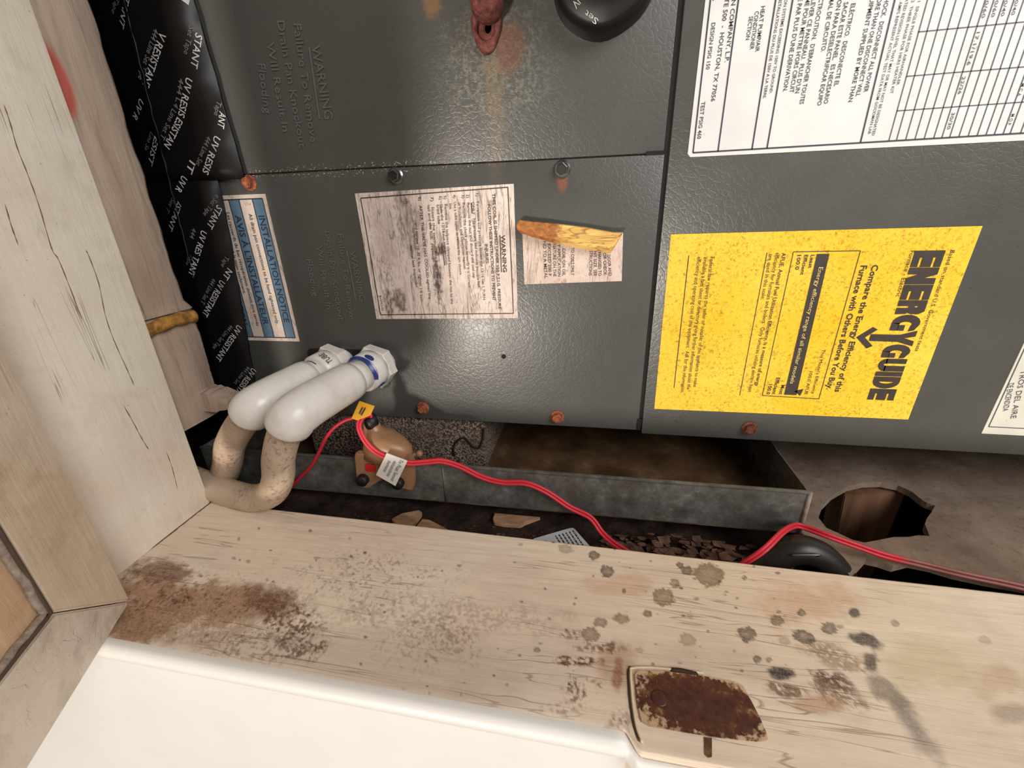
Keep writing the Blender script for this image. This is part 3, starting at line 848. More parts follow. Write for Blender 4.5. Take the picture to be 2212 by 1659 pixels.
def l_D(x0, x1):
    d = x1-x0
    lrect(x0, x0+d*.42, 0, 1)
    o_ = arc(x0+d*.42, .5, d*.58, .5, -90, 90); i_ = arc(x0+d*.42, .5, d*.16, .26, -90, 90)
    for k in range(len(o_)-1): lpoly([o_[k], o_[k+1], i_[k+1], i_[k]])
l_E(0, .098); l_N(.101, .203); l_E(.206, .300); l_R(.303, .392); l_G(.396, .506)
lpoly([(.500, 1), (.540, 1), (.552, .62), (.572, 1), (.606, 1), (.578, .42), (.575, -.62), (.528, -.62), (.530, .42)])
lpoly([(.552, -1.12), (.480, -.62), (.497, -.42), (.552, -.80), (.610, -.42), (.628, -.62)])
l_G(.596, .692); l_U(.696, .786); lrect(.790, .822, 0, 1); l_D(.826, .912); l_E(.916, 1.0)
P_.build('lettering', INKB, energy)
P_ = lettering(energy, [("Energy efficiency range of all similar models", 1774, 577, 1710.5, 829, 9)], ym.m, -0.0016)
P_.build('lettering', plain('faded_yellow_print', (226, 200, 120), 0.5), energy)

# -- stained warning sticker
def streaked(name, c1, c2, streak, amount, zs=0.22, thr=(0.52, 0.66)):
    M_ = Mt(name, 0.6, 0, 0.3)
    base = M_.mix(M_.ramp(M_.noise(40, 5), [(0.3, 0), (0.7, 1)]), srgb(*c1), srgb(*c2))
    v = M_.noise(210, 6, 0.70, M_.map((1, 1, zs)), 1.0)
    g = M_.ramp(M_.noise(18, 4, 0.6), [(0.28, 0.25), (0.68, 1)])
    base = M_.mix(M_.math('MULTIPLY', M_.math('MULTIPLY', M_.ramp(v, [(thr[0], 0), (thr[1], 1)]), g), amount), base, srgb(*streak))
    ln = M_.math('ABSOLUTE', M_.math('SUBTRACT', M_.noise(70, 4, 0.6, M_.map((1, 1, 0.16)), 0.8), 0.5))
    base = M_.mix(M_.math('MULTIPLY', M_.ramp(ln, [(0, 1), (0.014, 0)]), 0.6), base, srgb(*streak))
    ln2 = M_.math('ABSOLUTE', M_.math('SUBTRACT', M_.noise(190, 4, 0.65, M_.map((1, 1, 0.2)), 1.2), 0.5))
    base = M_.mix(M_.math('MULTIPLY', M_.math('MULTIPLY', M_.ramp(ln2, [(0, 1), (0.016, 0)]), g), 0.55), base, srgb(*streak))
    return M_, base
qw = [uf(767, 418), uf(1110, 397), uf(1119, 687), uf(814, 689)]
wm, wbase = streaked('stained_warning_paper', (214, 196, 186), (236, 222, 212), (78, 58, 48), 0.85, 0.13, (0.53, 0.64))
for (px, py, rx, rz, a) in [(875, 470, .007, .026, .55), (905, 500, .005, .018, .5), (945, 600, .004, .016, .9), (950, 540, .006, .004, .95), (840, 655, .004, .012, .8), (865, 650, .006, .010, .7), (835, 520, .010, .03, .28), (985, 650, .02, .014, .25)]:
    s = wm.math('MULTIPLY', wm.spot(tuple(uf(px, py)), (rx, 1, rz), 0.9, 260, 0.4, 6), wm.ramp(wm.noise(500, 5, 0.7, wm.map((1, 1, 0.3))), [(0.38, 0.25), (0.55, 1)]))
    wbase = wm.mix(wm.math('MULTIPLY', s, a), wbase, srgb(70, 50, 40))
wm.color(wbase); wm.bump(wm.noise(160, 3, 0.5, wm.map((1, 1, 0.2))), 0.25, 0.001)
warn = sticker('warning_sticker', qw, wm.m, 'dirty white warning sticker streaked with brown')
y_ = -0.0007
z_ = lambda x, y: (740+x/5.53, 380+y/5.53)
def zt(s, x0, y0, x1, y1, h, b=0, f=z_): return (s, *f(x0, y0), *f(x1, y1), h, b)
T = [zt("WARNING", 1915, 705, 1940, 1150, 8.5, .9), zt("THIS COIL IS SHIPPED UNDER 150 P.S.I.G. PRESSURE", 1805, 210, 1880, 1590, 6, .7),
     zt("FOLLOW THESE INSTRUCTIONS TO PREVENT", 1750, 340, 1812, 1490, 6, .7), zt("INJURIES:", 1715, 815, 1730, 1055, 6, .7),
     zt("1)   To release coil pressure loosen the 13/16 nut 1 TURN", 1608, 210, 1693, 1480, 6), zt("ONLY.  No pressure bad indicates possible leak.", 1558, 315, 1632, 1345, 6),
     zt("2)   Remove the nut and discard the seal cap", 1495, 220, 1573, 1220, 6), zt("3)   Remove the check piston to verify it is correct", 1440, 225, 1520, 1330, 6),
     zt("in Installation and Operation manual.", 1393, 320, 1465, 1120, 6), zt("4)   Use a tube cutter to remove the spin closure", 1335, 225, 1415, 1180, 6), zt("line.", 1290, 330, 1295, 405, 6),
     zt("5)   Remove the tailpiece clamped between the nut to the", 1225, 235, 1310, 1530, 6), zt("6)   Slide the 13/16 nut into position", 1168, 240, 1245, 1060, 6), zt("braid tube", 1138, 345, 1155, 575, 6),
     zt("7)   Insert the suction line into the connection", 1068, 250, 1160, 1530, 6), zt("tail and the hub.  Prevent", 1030, 345, 1085, 1000, 6),
     zt("8)   AFTER THE VALVE HAS COOLED tighten the", 920, 250, 1045, 1470, 6), zt("and torque 10-30 ft.lbs. or tighten 1/6 turn", 880, 560, 950, 1500, 6), zt("normal leak inspection", 820, 830, 890, 1330, 6), zt("10)", 755, 280, 770, 330, 6), zt("B13753-02", 450, 1430, 480, 1610, 4.5)]
P_ = lettering(warn, T, INKB, y_)
add_lines(P_, [(779, 428, 1097, 404.5), (1097, 404.5, 1109, 677), (1109, 677, 822, 680), (822, 680, 779, 428), (*z_(1880, 710), *z_(1897, 1150)), (*z_(1535, 320), *z_(1548, 450)), (*z_(1185, 800), *z_(1220, 1070))], y_, 0.0007)
P_.build('lettering', INKB, warn)

# -- smaller sticker half behind the chip
q2 = [uf(1128, 492), uf(1346, 502), uf(1343, 607), uf(1133, 614)]
sm_, sb_ = streaked('stained_small_paper', (206, 184, 172), (226, 208, 196), (120, 96, 82), 0.6, 0.9, (0.54, 0.70))
sm_.color(sb_)
lab2 = sticker('metering_sticker', q2, sm_.m, 'small dirty white sticker half hidden by the yellow chip')
z2 = lambda x, y: (1090+x/7.373, 440+y/7.373)
T = [zt(s, a, b, c_, d, 6.5, .3, z2) for s, a, b, c_, d in [("DOOR AND", 1660, 815, 1685, 1150), ("OR CHECK", 1592, 785, 1605, 1140), ("HANGED TO", 1512, 775, 1520, 1150), ("NT SIZE. SEE", 1440, 760, 1445, 1150), ("STRUCTIONS", 1378, 750, 1365, 1145),
     ("TO COILS ONLY", 1085, 700, 1085, 1140), ("COIL ON OIL", 945, 715, 945, 1150), ("Y APPLICATION", 863, 645, 872, 1160), ("NATURE ON THE", 790, 640, 800, 1160), ("EXCEED 200 F", 710, 640, 722, 1150), ("ND TO A METAL", 635, 600, 660, 1190)]]
P_ = lettering(lab2, T, INKB, y_)
P_.build('lettering', INKB, lab2)

# -- blue and white installation notice
nm, nb_ = streaked('notice_paper', (196, 180, 168), (214, 200, 188), (120, 106, 98), 0.35, 0.8, (0.6, 0.75))
nm.color(nb_)
tr_, br_ = uf(575, 418.5), uf(646, 737.5)
NU = (tr_[0]+br_[0])/2; NT, NB = tr_[2], br_[2]
NL = NU-0.074
notice = sticker('installation_notice', [(NL, 0, NB), (NU, 0, NB), (NU, 0, NT), (NL, 0, NT)], nm.m, 'white and blue striped installation notice beside the black tape')
BLUE = plain('notice_blue', (82, 112, 134), 0.5, var=0.15, scale=90)
P_ = Print()
def uavg(xa, ya, xb, yb): return (uf(xa, ya)[0]+uf(xb, yb)[0])/2
s1 = (uavg(548.5, 429.5, 617, 729), uavg(569, 429, 638, 729)); s2 = (uavg(497, 431.5, 572, 728), uavg(518.7, 431, 592, 728)); s3 = (s2[0]-(s1[0]-s2[0]), s2[1]-(s1[1]-s2[1]))
bt, bb = uf(560, 429)[2], uf(625, 729)[2]
for a, b in (s1, s2, s3):
    P_ = Print(); P_.poly([(a, -0.0006, bb), (b, -0.0006, bb), (b, -0.0006, bt), (a, -0.0006, bt)])
    P_.build('blue_band', BLUE, notice)
INKN = plain('navy_ink', (26, 40, 62), 0.5)
P_ = Print()
cu = lambda s, o=0: (s[0]+s[1])/2+o
wz = lambda px, py: uf(px, py)[2]
def nt(s, u, wa, wb2, cap, bold=0): P_.text(s, (u, -0.0009, wa), (u, -0.0009, wb2), NY, cap, bold)
nt("INSTALLATION NOTICE", cu(s1), wz(566, 466), wz(622, 696), 0.0056, .3)
nt("AVIS \u00c0 L'INSTALLATEUR", cu(s2), wz(512, 465), wz(576, 701), 0.0056, .3)
nt("CION", cu(s3), wz(520, 655), wz(530, 700), 0.0056, .3)
nt("All drain pan connections to be hand tightened only.", (s1[0]+s2[1])/2+.001, wz(542, 462), wz(599, 700), 0.0032)
gap_ = (s2[0]+s3[1])/2
nt("Les raccords du bac r\u00e9cup\u00e9ration doivent \u00eatre serr\u00e9s", gap_+.0022, wz(493, 459), wz(557, 703), 0.0032)
nt("\u00e0 la main seulement.", gap_-.0026, wz(504, 542), wz(528, 634), 0.0032)
for a in (s1[0], s1[1], s2[0], s2[1], s3[0], s3[1]): P_.line((a, -0.0008, bt), (a, -0.0008, bb), NY, 0.0007)
P_.line((NL+.002, -0.0008, bt), (s1[1], -0.0008, bt), NY, .0008); P_.line((NL+.002, -0.0008, bb), (s1[1], -0.0008, bb), NY, .0008)
P_.build('lettering', INKN, notice)

# -- white notice at the right edge
c0_, c1_ = uf(2118, 935), uf(2212, 938); c2_ = uf(2212, 742)
n2 = sticker('spanish_notice', [(c0_[0], 0, c0_[2]), (0.56, 0, c0_[2]-.0005), (0.56, 0, c2_[2]+.10), (c0_[0]+.002, 0, c2_[2]+.10)], sticker_mat('notice_offwhite', (206, 204, 192), (220, 218, 206), (150, 148, 136)).m, 'off-white bordered notice at the far right', -0.0010)
P_ = Print(); yy = -0.0013
e0 = uf(2136, 922, yy)
P_.line(e0, (0.56, yy, e0[2]), NY, .0006); P_.line(e0, (e0[0], yy, c2_[2]+.1), NY, .0006)
for k, (s, x0, y0, x1, y1) in enumerate([("DE ENCENDIDA", 2185, 828, 2172, 888), ("TROS DEL AIRE", 2212, 800, 2189, 904)]):
    P_.text(s, uf(x0, y0, yy), uf(x1, y1, yy), NY, 0.0034)
P_.build('lettering', INKG, n2)

# -- raised warnings pressed into the sheet metal
z1 = lambda x, y: (x/2.9105, y/2.9105)
P_ = Print()
EMB = plain('embossed_paint', (96, 98, 93), 0.34, var=0.1)
def emb(s, p0, p1, cap, y):
    P_.text(s, uf(*p0, y), uf(*p1, y), NY, cap, 0.3)
yu = 0.0007
for s, a, b, c_, d in [("WARNING", 1985, 285, 2070, 750), ("Failure To Remove", 1870, 150, 1975, 895), ("Drain Pan Knockout", 1765, 130, 1905, 930), ("Will Result In", 1700, 265, 1800, 830), ("Flooding", 1645, 400, 1685, 715)]:
    emb(s, z1(a, b), z1(c_, d), 0.0056 if s != 'WARNING' else 0.0068, yu)
P_.line(uf(*z1(1945, 300), yu), uf(*z1(2010, 750), yu), NY, 0.0011)
P_.build('embossed_lettering', EMB, ah, AO, 0.0009)
P_ = Print()
for s, p0, p1 in [("WARNING", (762, 542), (784, 650)), ("Failure To Remove", (735, 505), (762, 690)), ("Drain Pan Knockout", (708, 500), (738, 692)), ("Will Result In", (690, 530), (712, 668)), ("Flooding", (668, 560), (682, 640))]:
    emb(s, p0, p1, 0.0052, -0.0003)
P_.line(uf(749, 540, -.0003), uf(769, 648, -.0003), NY, 0.0010)
P_.build('embossed_lettering', EMB, ah, AO, 0.0009)

# ------------------------------------------------------------------ insulated suction line and copper stub at the top
TAPE = Mt('black_line_tape', 0.42, 0, 0.35)
TAPE.color(TAPE.mix(TAPE.ramp(TAPE.noise(12, 3), [(0.3, 0), (0.7, 1)]), srgb(13, 12, 13), srgb(22, 20, 21)))
TAPE.bump(TAPE.noise(30, 3, 0.5, TAPE.map((1, 1, 0.4))), 0.15, 0.004)
TAPE = TAPE.m
TPRINT = plain('tape_white_print', (205, 205, 205), 0.45, var=0.2, scale=120)
TPRINT2 = plain('tape_grey_print', (128, 128, 128), 0.5, var=0.2, scale=120)
cb = uf(1300, 88); cl = uf(1186, 0); cr_ = uf(1424, 0)
R0 = 0.0325; cu_ = (cl[0]+cr_[0])/2; cw = cb[2]+R0
ctr = np.array(unit_world(cu_, 0.0012, cw))
il = empty('insulated_line', ctr)
tag(il, 'black taped insulated refrigerant line entering the upper grey panel', 'pipe')
prof = [(0.0, R0), (-0.006, R0*1.0), (-0.014, R0*0.985), (-0.019, R0*0.95), (-0.021, R0*0.86)]
pts = [(0, y, 0) for y, r in prof]
V, Fc = [], []
N = 40
for y, r in prof + [(-0.0215, R0*.4)]:
    for k in range(N):
        a = 2*math.pi*k/N
        rr = r*(1+0.012*math.sin(3*a+1)+0.008*math.sin(7*a))
        V.append((rr*math.cos(a), y, rr*math.sin(a)))
for i in range(len(prof)):
    for k in range(N):
        k2 = (k+1) % N
        Fc.append((i*N+k, i*N+k2, (i+1)*N+k2, (i+1)*N+k))
Fc.append(tuple(len(prof)*N+k for k in range(N)))
mesh_obj('tape_sleeve', V, Fc, TAPE, il, True)
# the pipe carries on out of the panel towards the room, above the frame
tube('line_insulation', catmull([(0, -0.019, 0.0), (0, -0.045, 0.02), (0.0, -0.055, 0.07), (0.0, -0.05, 0.14), (0, -0.05, 0.20)], 6), 0.024, TAPE, il, 24)
prism('tape_flap', [(R0*.93, -0.014, -0.0045+.012), (R0*1.12, -0.016, 0.008), (R0*1.10, -0.015, 0.018), (R0*.9, -0.014, 0.022)], (0, 0.0015, 0), TAPE, il)
P_ = Print()
def on_cap(px, py): return on_y(px, py, ctr[1]-0.0222)-ctr
P_.text("UV", on_cap(1256, -8), on_cap(1240, 14), NY, 0.0042, .3)
P_.text("Set", on_cap(1290, 48), on_cap(1264, 27), NY, 0.003)
P_.build('lettering', TPRINT, il)

ls = empty('copper_line', unit_world(*uf(1052, 62)))
tag(ls, 'corroded reddish copper line fitting with ring above the rust run', 'pipe')
cc = np.array(unit_world(*uf(1052, 62, 0.001)))
off = -np.array(ls.location)
V, Fc = [], []
N, K = 26, 8
for i in range(N):
    a = 2*math.pi*i/N
    for k in range(K):
        b = 2*math.pi*k/K
        rr = 1+0.32*math.cos(b)
        j = 1+0.08*math.sin(3*a+k)
        V.append((cc[0]+0.0075*math.cos(a)*rr*j, cc[1]-0.002-0.0035*math.sin(b), cc[2]+0.0105*math.sin(a)*rr*j))
for i in range(N):
    for k in range(K):
        i2, k2 = (i+1) % N, (k+1) % K
        Fc.append((i*K+k, i2*K+k, i2*K+k2, i*K+k2))
mesh_obj('ring_flange', V, Fc, COPPER, ls, True, tuple(off))
V, Fc = [], []
N = 18
for y, r in ((0.0008, .0068), (-0.002, .0066), (-0.0032, .0045), (-0.0026, .0026), (0.0, .0024)):
    for k in range(N):
        a = 2*math.pi*k/N
        V.append((cc[0]+r*math.cos(a)+.001, cc[1]+y, cc[2]+1.3*r*math.sin(a)))
for i in range(4):
    for k in range(N):
        Fc.append((i*N+k, i*N+(k+1) % N, (i+1)*N+(k+1) % N, (i+1)*N+k))
Fc.append(tuple(4*N+k for k in range(N)))
mesh_obj('flare_hub', V, Fc, COPPER, ls, True, tuple(off))
pt = [on_y(1052, 8, 0.0005), on_y(1052, 6, -0.012), on_y(1048, -25, -0.022), on_y(1044, -90, -0.024), on_y(1040, -300, -0.024)]
tube('copper_tube', catmull(pt, 5), 0.0105, COPPER, ls, 16, tuple(off))

# ------------------------------------------------------------------ black taped wrap over the duct joint
YT = -0.0024
cA, cB = on_y(272, 0, YT), on_y(412, 560, YT)          # crease
crease_dir = (cB-cA)/np.linalg.norm(cB-cA)
recede = np.array([-0.955, 0.295, 0.0])
nB = np.cross(crease_dir, recede); nB /= np.linalg.norm(nB)
if nB[1] > 0: nB = -nB
def tape_pt(px, py, lift=0.0):
    p = on_y(px, py, YT-lift)
    t = (p[2]-cA[2])/(cB[2]-cA[2]); xc = cA[0]+(cB[0]-cA[0])*t
    if p[0] >= xc: return p, NY
    d = ray(px, py); k = np.dot(cA+nB*lift-CAM, nB)/np.dot(d, nB)
    return CAM+d*k, nB
wrap = empty('tape_wrap', tuple(on_y(480, 840, 0.0)))
tag(wrap, 'black printed line set tape wrapped over the duct joint at the left', 'tape')
wo = -np.array(wrap.location)
def tape_sheet(name, right_px, zt_, zb_, lift):
    """right_px: outline of the right edge (pixels on the sheet); the sheet turns back at the crease"""
    R_ = [on_y(px, py, YT-lift) for px, py in right_px]
    V, Fc = [], []
    n = 40
    zs = np.linspace(zt_, zb_, n)
    rz = [p[2] for p in R_][::-1]; rx = [p[0] for p in R_][::-1]
    for z in zs:
        xr = np.interp(z, rz, rx)
        t = (z-cA[2])/(cB[2]-cA[2]); xc = cA[0]+(cB[0]-cA[0])*t
        wob = 0.0006*math.sin(z*160)+0.0004*math.sin(z*57+1)
        V += [(xr, YT-lift+0.0009, z), (xr+wob, YT-lift, z), ((xr+xc)/2, YT-lift-0.0002, z), (xc+0.004, YT-lift, z),
              (xc-0.001, YT-lift-0.0006, z)] + [tuple(np.array([xc, YT-lift, z])+recede*s) for s in (0.004, 0.03, 0.09, 0.16)]
    k = 9
    for i in range(n-1):
        for j in range(k-1):
            Fc.append((i*k+j, i*k+j+1, (i+1)*k+j+1, (i+1)*k+j))
    o = mesh_obj(name, V, Fc, TAPE, wrap, True, tuple(wo))
    md = o.modifiers.new('thick', 'SOLIDIFY'); md.thickness = 0.0008; md.offset = 1
    return o
zseam = on_y(500, 388, YT)[2]
tape_sheet('tape_strip', [(470, -110+300), (415, 0), (451, 120), (490, 255), (524, 372)][1:], 0.36, zseam, 0.0006)
tape_sheet('tape_strip', [(470, 396), (478, 430), (497, 520), (516, 640), (535, 745), (556, 860), (565, 905)], zseam+0.02, on_y(565, 905, YT)[2], 0.0)
cz_ = np.linspace(0.2, on_y(420, 600, YT)[2], 40)
crl = [np.array([cA[0]+(cB[0]-cA[0])*((z-cA[2])/(cB[2]-cA[2])), YT-0.0016, z])+rng.normal(0, .0004, 3)*np.array([1, .3, 0]) for z in cz_]
tube('crease_highlight', crl, 0.0004, plain('crease_highlight_grey', (52, 49, 50), 0.5, var=0.5, scale=200), wrap, 6, tuple(wo))  # highlight along the crease, laid on as a thin grey line
Pw, Pg = Print(), Print()
def ttext(P_, s, x0, y0, x1, y1, cap, bold=0):
    mx, my = (x0+x1)/2, (y0+y1)/2
    lift = 0.0016
    S, n1 = tape_pt(x0, y0, lift); E, n2_ = tape_pt(x1, y1, lift)
    m_, nn = tape_pt(mx, my, lift)
    # keep the whole word on the face its middle lies on
    def hit(px, py):
        d = ray(px, py); base = (np.array([0, YT-lift, 0]) if nn is NY else cA+nB*lift)
        return CAM+d*(np.dot(base-CAM, nn)/np.dot(d, nn))
    P_.text(s, hit(x0, y0), hit(x1, y1), nn, cap, bold)
CW, CG = 0.0054, 0.0040
for a in [("STANT", 277, -18, 262, 58), ("V RESISTANT", 352, 72, 313, 192), ("STANT", 430, 74, 419, 146), ("UV RESIS", 409, 170, 391, 252), ("ESISTAN", 389, 258, 360, 318), ("ANT", 481, 243, 477, 276),
          ("UV R", 306, 217, 290, 258), ("ESIST", 338, 299, 324, 355), ("UV RESIS", 470, 296, 443, 375), ("IT", 416, 350, 408, 373), ("UV R", 399, 383, 384, 414), ("ISTANT", 388, 440, 367, 496),
          ("STANT", 475, 447, 452, 492), ("UV RES TANT", 441, 500, 412, 596), ("NT", 497, 583, 486, 602), ("UV RESISTANT", 481, 608, 442, 682), ("UV RESISTANT", 518, 705, 470, 778), ("UV RESISTA", 549, 798, 512, 850), ("I", 404, -12, 400, 6)]:
    ttext(Pw, *a, CW, .35)
for a in [("Tape", 254, -4, 244, 30), ("444 Line Set Tape", 338, 64, 303, 172), ("Set Tape", 414, 58, 402, 118), ("444 L", 392, 170, 384, 222), ("4 Line Set T", 382, 225, 350, 300), ("Tape", 474, 220, 467, 250), ("Line Se", 328, 288, 315, 325),
          ("444 Line Set", 452, 296, 427, 358), ("Set T", 374, 431, 361, 458), ("e Set Tape", 471, 424, 442, 466), ("444", 420, 494, 414, 515), ("Tape", 415, 552, 403, 573), ("Tape", 491, 555, 481, 577), ("444 Line Set T", 463, 603, 437, 656), ("444 Line Set Tape", 501, 704, 462, 754), ("444 Line Set", 538, 793, 508, 830)]:
    ttext(Pg, *a, CG, 0.1)
Pw.build('lettering', TPRINT, wrap, tuple(wo)); Pg.build('lettering', TPRINT2, wrap, tuple(wo))

# ------------------------------------------------------------------ drain pan
def galv():
    M_ = Mt('dull_galvanised_steel', 0.55, 0.35, 0.5)
    n = M_.noise(120, 6, 0.65)
    base = M_.ramp(n, [(0.3, srgb(84, 82, 78)), (0.6, srgb(122, 122, 118)), (0.76, srgb(158, 160, 156))])
    sp = M_.ramp(M_.noise(520, 4, 0.6), [(0.64, 0), (0.70, 1)])
    base = M_.mix(M_.math('MULTIPLY', sp, 0.6), base, srgb(168, 172, 168))
    dk = M_.ramp(M_.noise(28, 4), [(0.35, 1), (0.6, 0)])
    base = M_.mix(M_.math('MULTIPLY', dk, 0.5), base, srgb(64, 54, 46))
    M_.color(base); M_.bump(n, 0.25, 0.001)
    return M_.m
GALV = galv()
PANIN = Mt('rusty_pan_inside', 0.6, 0.1, 0.4)
PANIN.color(PANIN.ramp(PANIN.noise(26, 5, 0.6), [(0.3, srgb(58, 40, 26)), (0.55, srgb(98, 74, 50)), (0.75, srgb(136, 112, 84))]))
PANIN = PANIN.m
YP = -0.047
lipL, lipR = to_unit(on_y(700, 988, YP)), to_unit(on_y(1752, 1057, YP))
LW = (lipL[2]+lipR[2])/2
PB = LW-0.040
PL, PR = -0.36, lipR[0]
PO = (-0.09, 0.2, PB)
pan = empty('drain_pan', unit_world(*PO), (0, -TILT, 0))
tag(pan, 'dull galvanised metal drain pan under the air handler', 'drain pan')
po = tuple(-x for x in PO)
box('front_wall', (PL, YP, PB+0.0009), (PR, YP+0.0012, LW-0.0012), GALV, pan, 0.0003, po)
box('front_hem', (PL, YP-0.0008, LW-0.0026), (PR+.0004, YP+0.0020, LW), GALV, pan, 0.0009, po)
box('end_wall', (PR-0.0012, YP+0.0013, PB+0.0009), (PR, 0.45, LW-0.0008), GALV, pan, 0.0003, po)
box('end_wall', (PL, YP+0.0013, PB+0.0009), (PL+0.0012, 0.45, LW-0.0008), GALV, pan, 0.0003, po)
box('rear_wall', (PL, 0.4501, PB+0.0009), (PR, 0.4513, LW), GALV, pan, 0.0003, po)
box('pan_bottom', (PL, YP, PB), (PR, 0.4513, PB+0.0009), PANIN, pan, 0, po)
# folded corner seam
SEAMM = plain('corner_seam_dust', (150, 138, 124), 0.8, var=0.3, scale=260, bump=0.5)
tube('corner_seam', [(PR+0.0003, YP+.0002, PB+0.001), (PR+0.0004, YP-.0001, (PB+LW)/2), (PR+0.0003, YP+.0002, LW-.001)], 0.0018, SEAMM, pan, 8, po)
tube('lap_seam', [(-0.118, YP-0.0002, PB+0.001), (-0.118, YP-0.0002, LW-0.002)], 0.0007, GALV, pan, 6, po)

# speckled foam pad carrying the cabinet
FOAM = Mt('speckled_foam', 0.9, 0, 0.2)
fv = FOAM.voro(520)
fb = FOAM.ramp(fv, [(0.0, srgb(178, 164, 152)), (0.42, srgb(132, 116, 106)), (0.7, srgb(56, 46, 42))])
fb = FOAM.mix(FOAM.math('MULTIPLY', FOAM.ramp(FOAM.noise(30, 4), [(0.42, 0), (0.62, 1)]), 0.6), fb, srgb(92, 78, 68))
FOAM.color(fb); FOAM.bump(fv, 0.6, 0.0012)
fl, fr = uf(672, 940, 0.004), uf(1046, 950, 0.004)
fo = (0.5*(fl[0]+fr[0]), 0.05, PB+0.001)
pad = empty('foam_pad', unit_world(*fo), (0, -TILT, 0))
tag(pad, 'grey speckled foam pad under the cabinet beside the float switch', 'foam pad')
fp = tuple(-x for x in fo)
box('pad_block', (fl[0], 0.004, PB+0.0009), (fr[0], 0.13, WB+0.0004), FOAM.m, pad, 0.002, fp)
ck = [uf(*p, 0.0035) for p in [(982, 985), (980, 965), (990, 950), (1003, 946), (1013, 955), (1022, 965), (1034, 968), (1042, 950), (1045, 925)]]
tube('torn_crack', catmull(ck, 4), 0.0011, plain('crack_black', (30, 24, 20), 0.9), pad, 6, fp)

# ------------------------------------------------------------------ PVC drains
PVC = Mt('white_pvc', 0.28, 0, 0.5)
PVC.color(PVC.mix(PVC.math('MULTIPLY', PVC.ramp(PVC.noise(70, 5), [(0.52, 0), (0.72, 1)]), 0.3), srgb(228, 224, 218), srgb(176, 166, 156)))
PVC.rough(PVC.ramp(PVC.noise(120, 4), [(0.3, 0.2), (0.7, 0.4)])); PVC.bump(PVC.noise(90, 3), 0.12, 0.001)
PVC = PVC.m
PVCD = Mt('dusty_beige_pvc', 0.5, 0, 0.4)
pd = PVCD.mix(PVCD.ramp(PVCD.noise(26, 4), [(0.3, 0), (0.7, 1)]), srgb(172, 150, 130), srgb(204, 184, 162))
pd = PVCD.mix(PVCD.math('MULTIPLY', PVCD.math('MULTIPLY', PVCD.ramp(PVCD.noise(300, 6, 0.7), [(0.5, 0), (0.62, 1)]), PVCD.ramp(PVCD.noise(40, 3), [(0.42, 0), (0.6, 1)])), 0.75), pd, srgb(112, 84, 64))
PVCD.color(pd)
PVCD = PVCD.m
PRIMER = plain('blue_primer', (40, 56, 132), 0.3, var=0.2)
def rings(path, radii, sides=36): return tube_data(path, radii, sides)
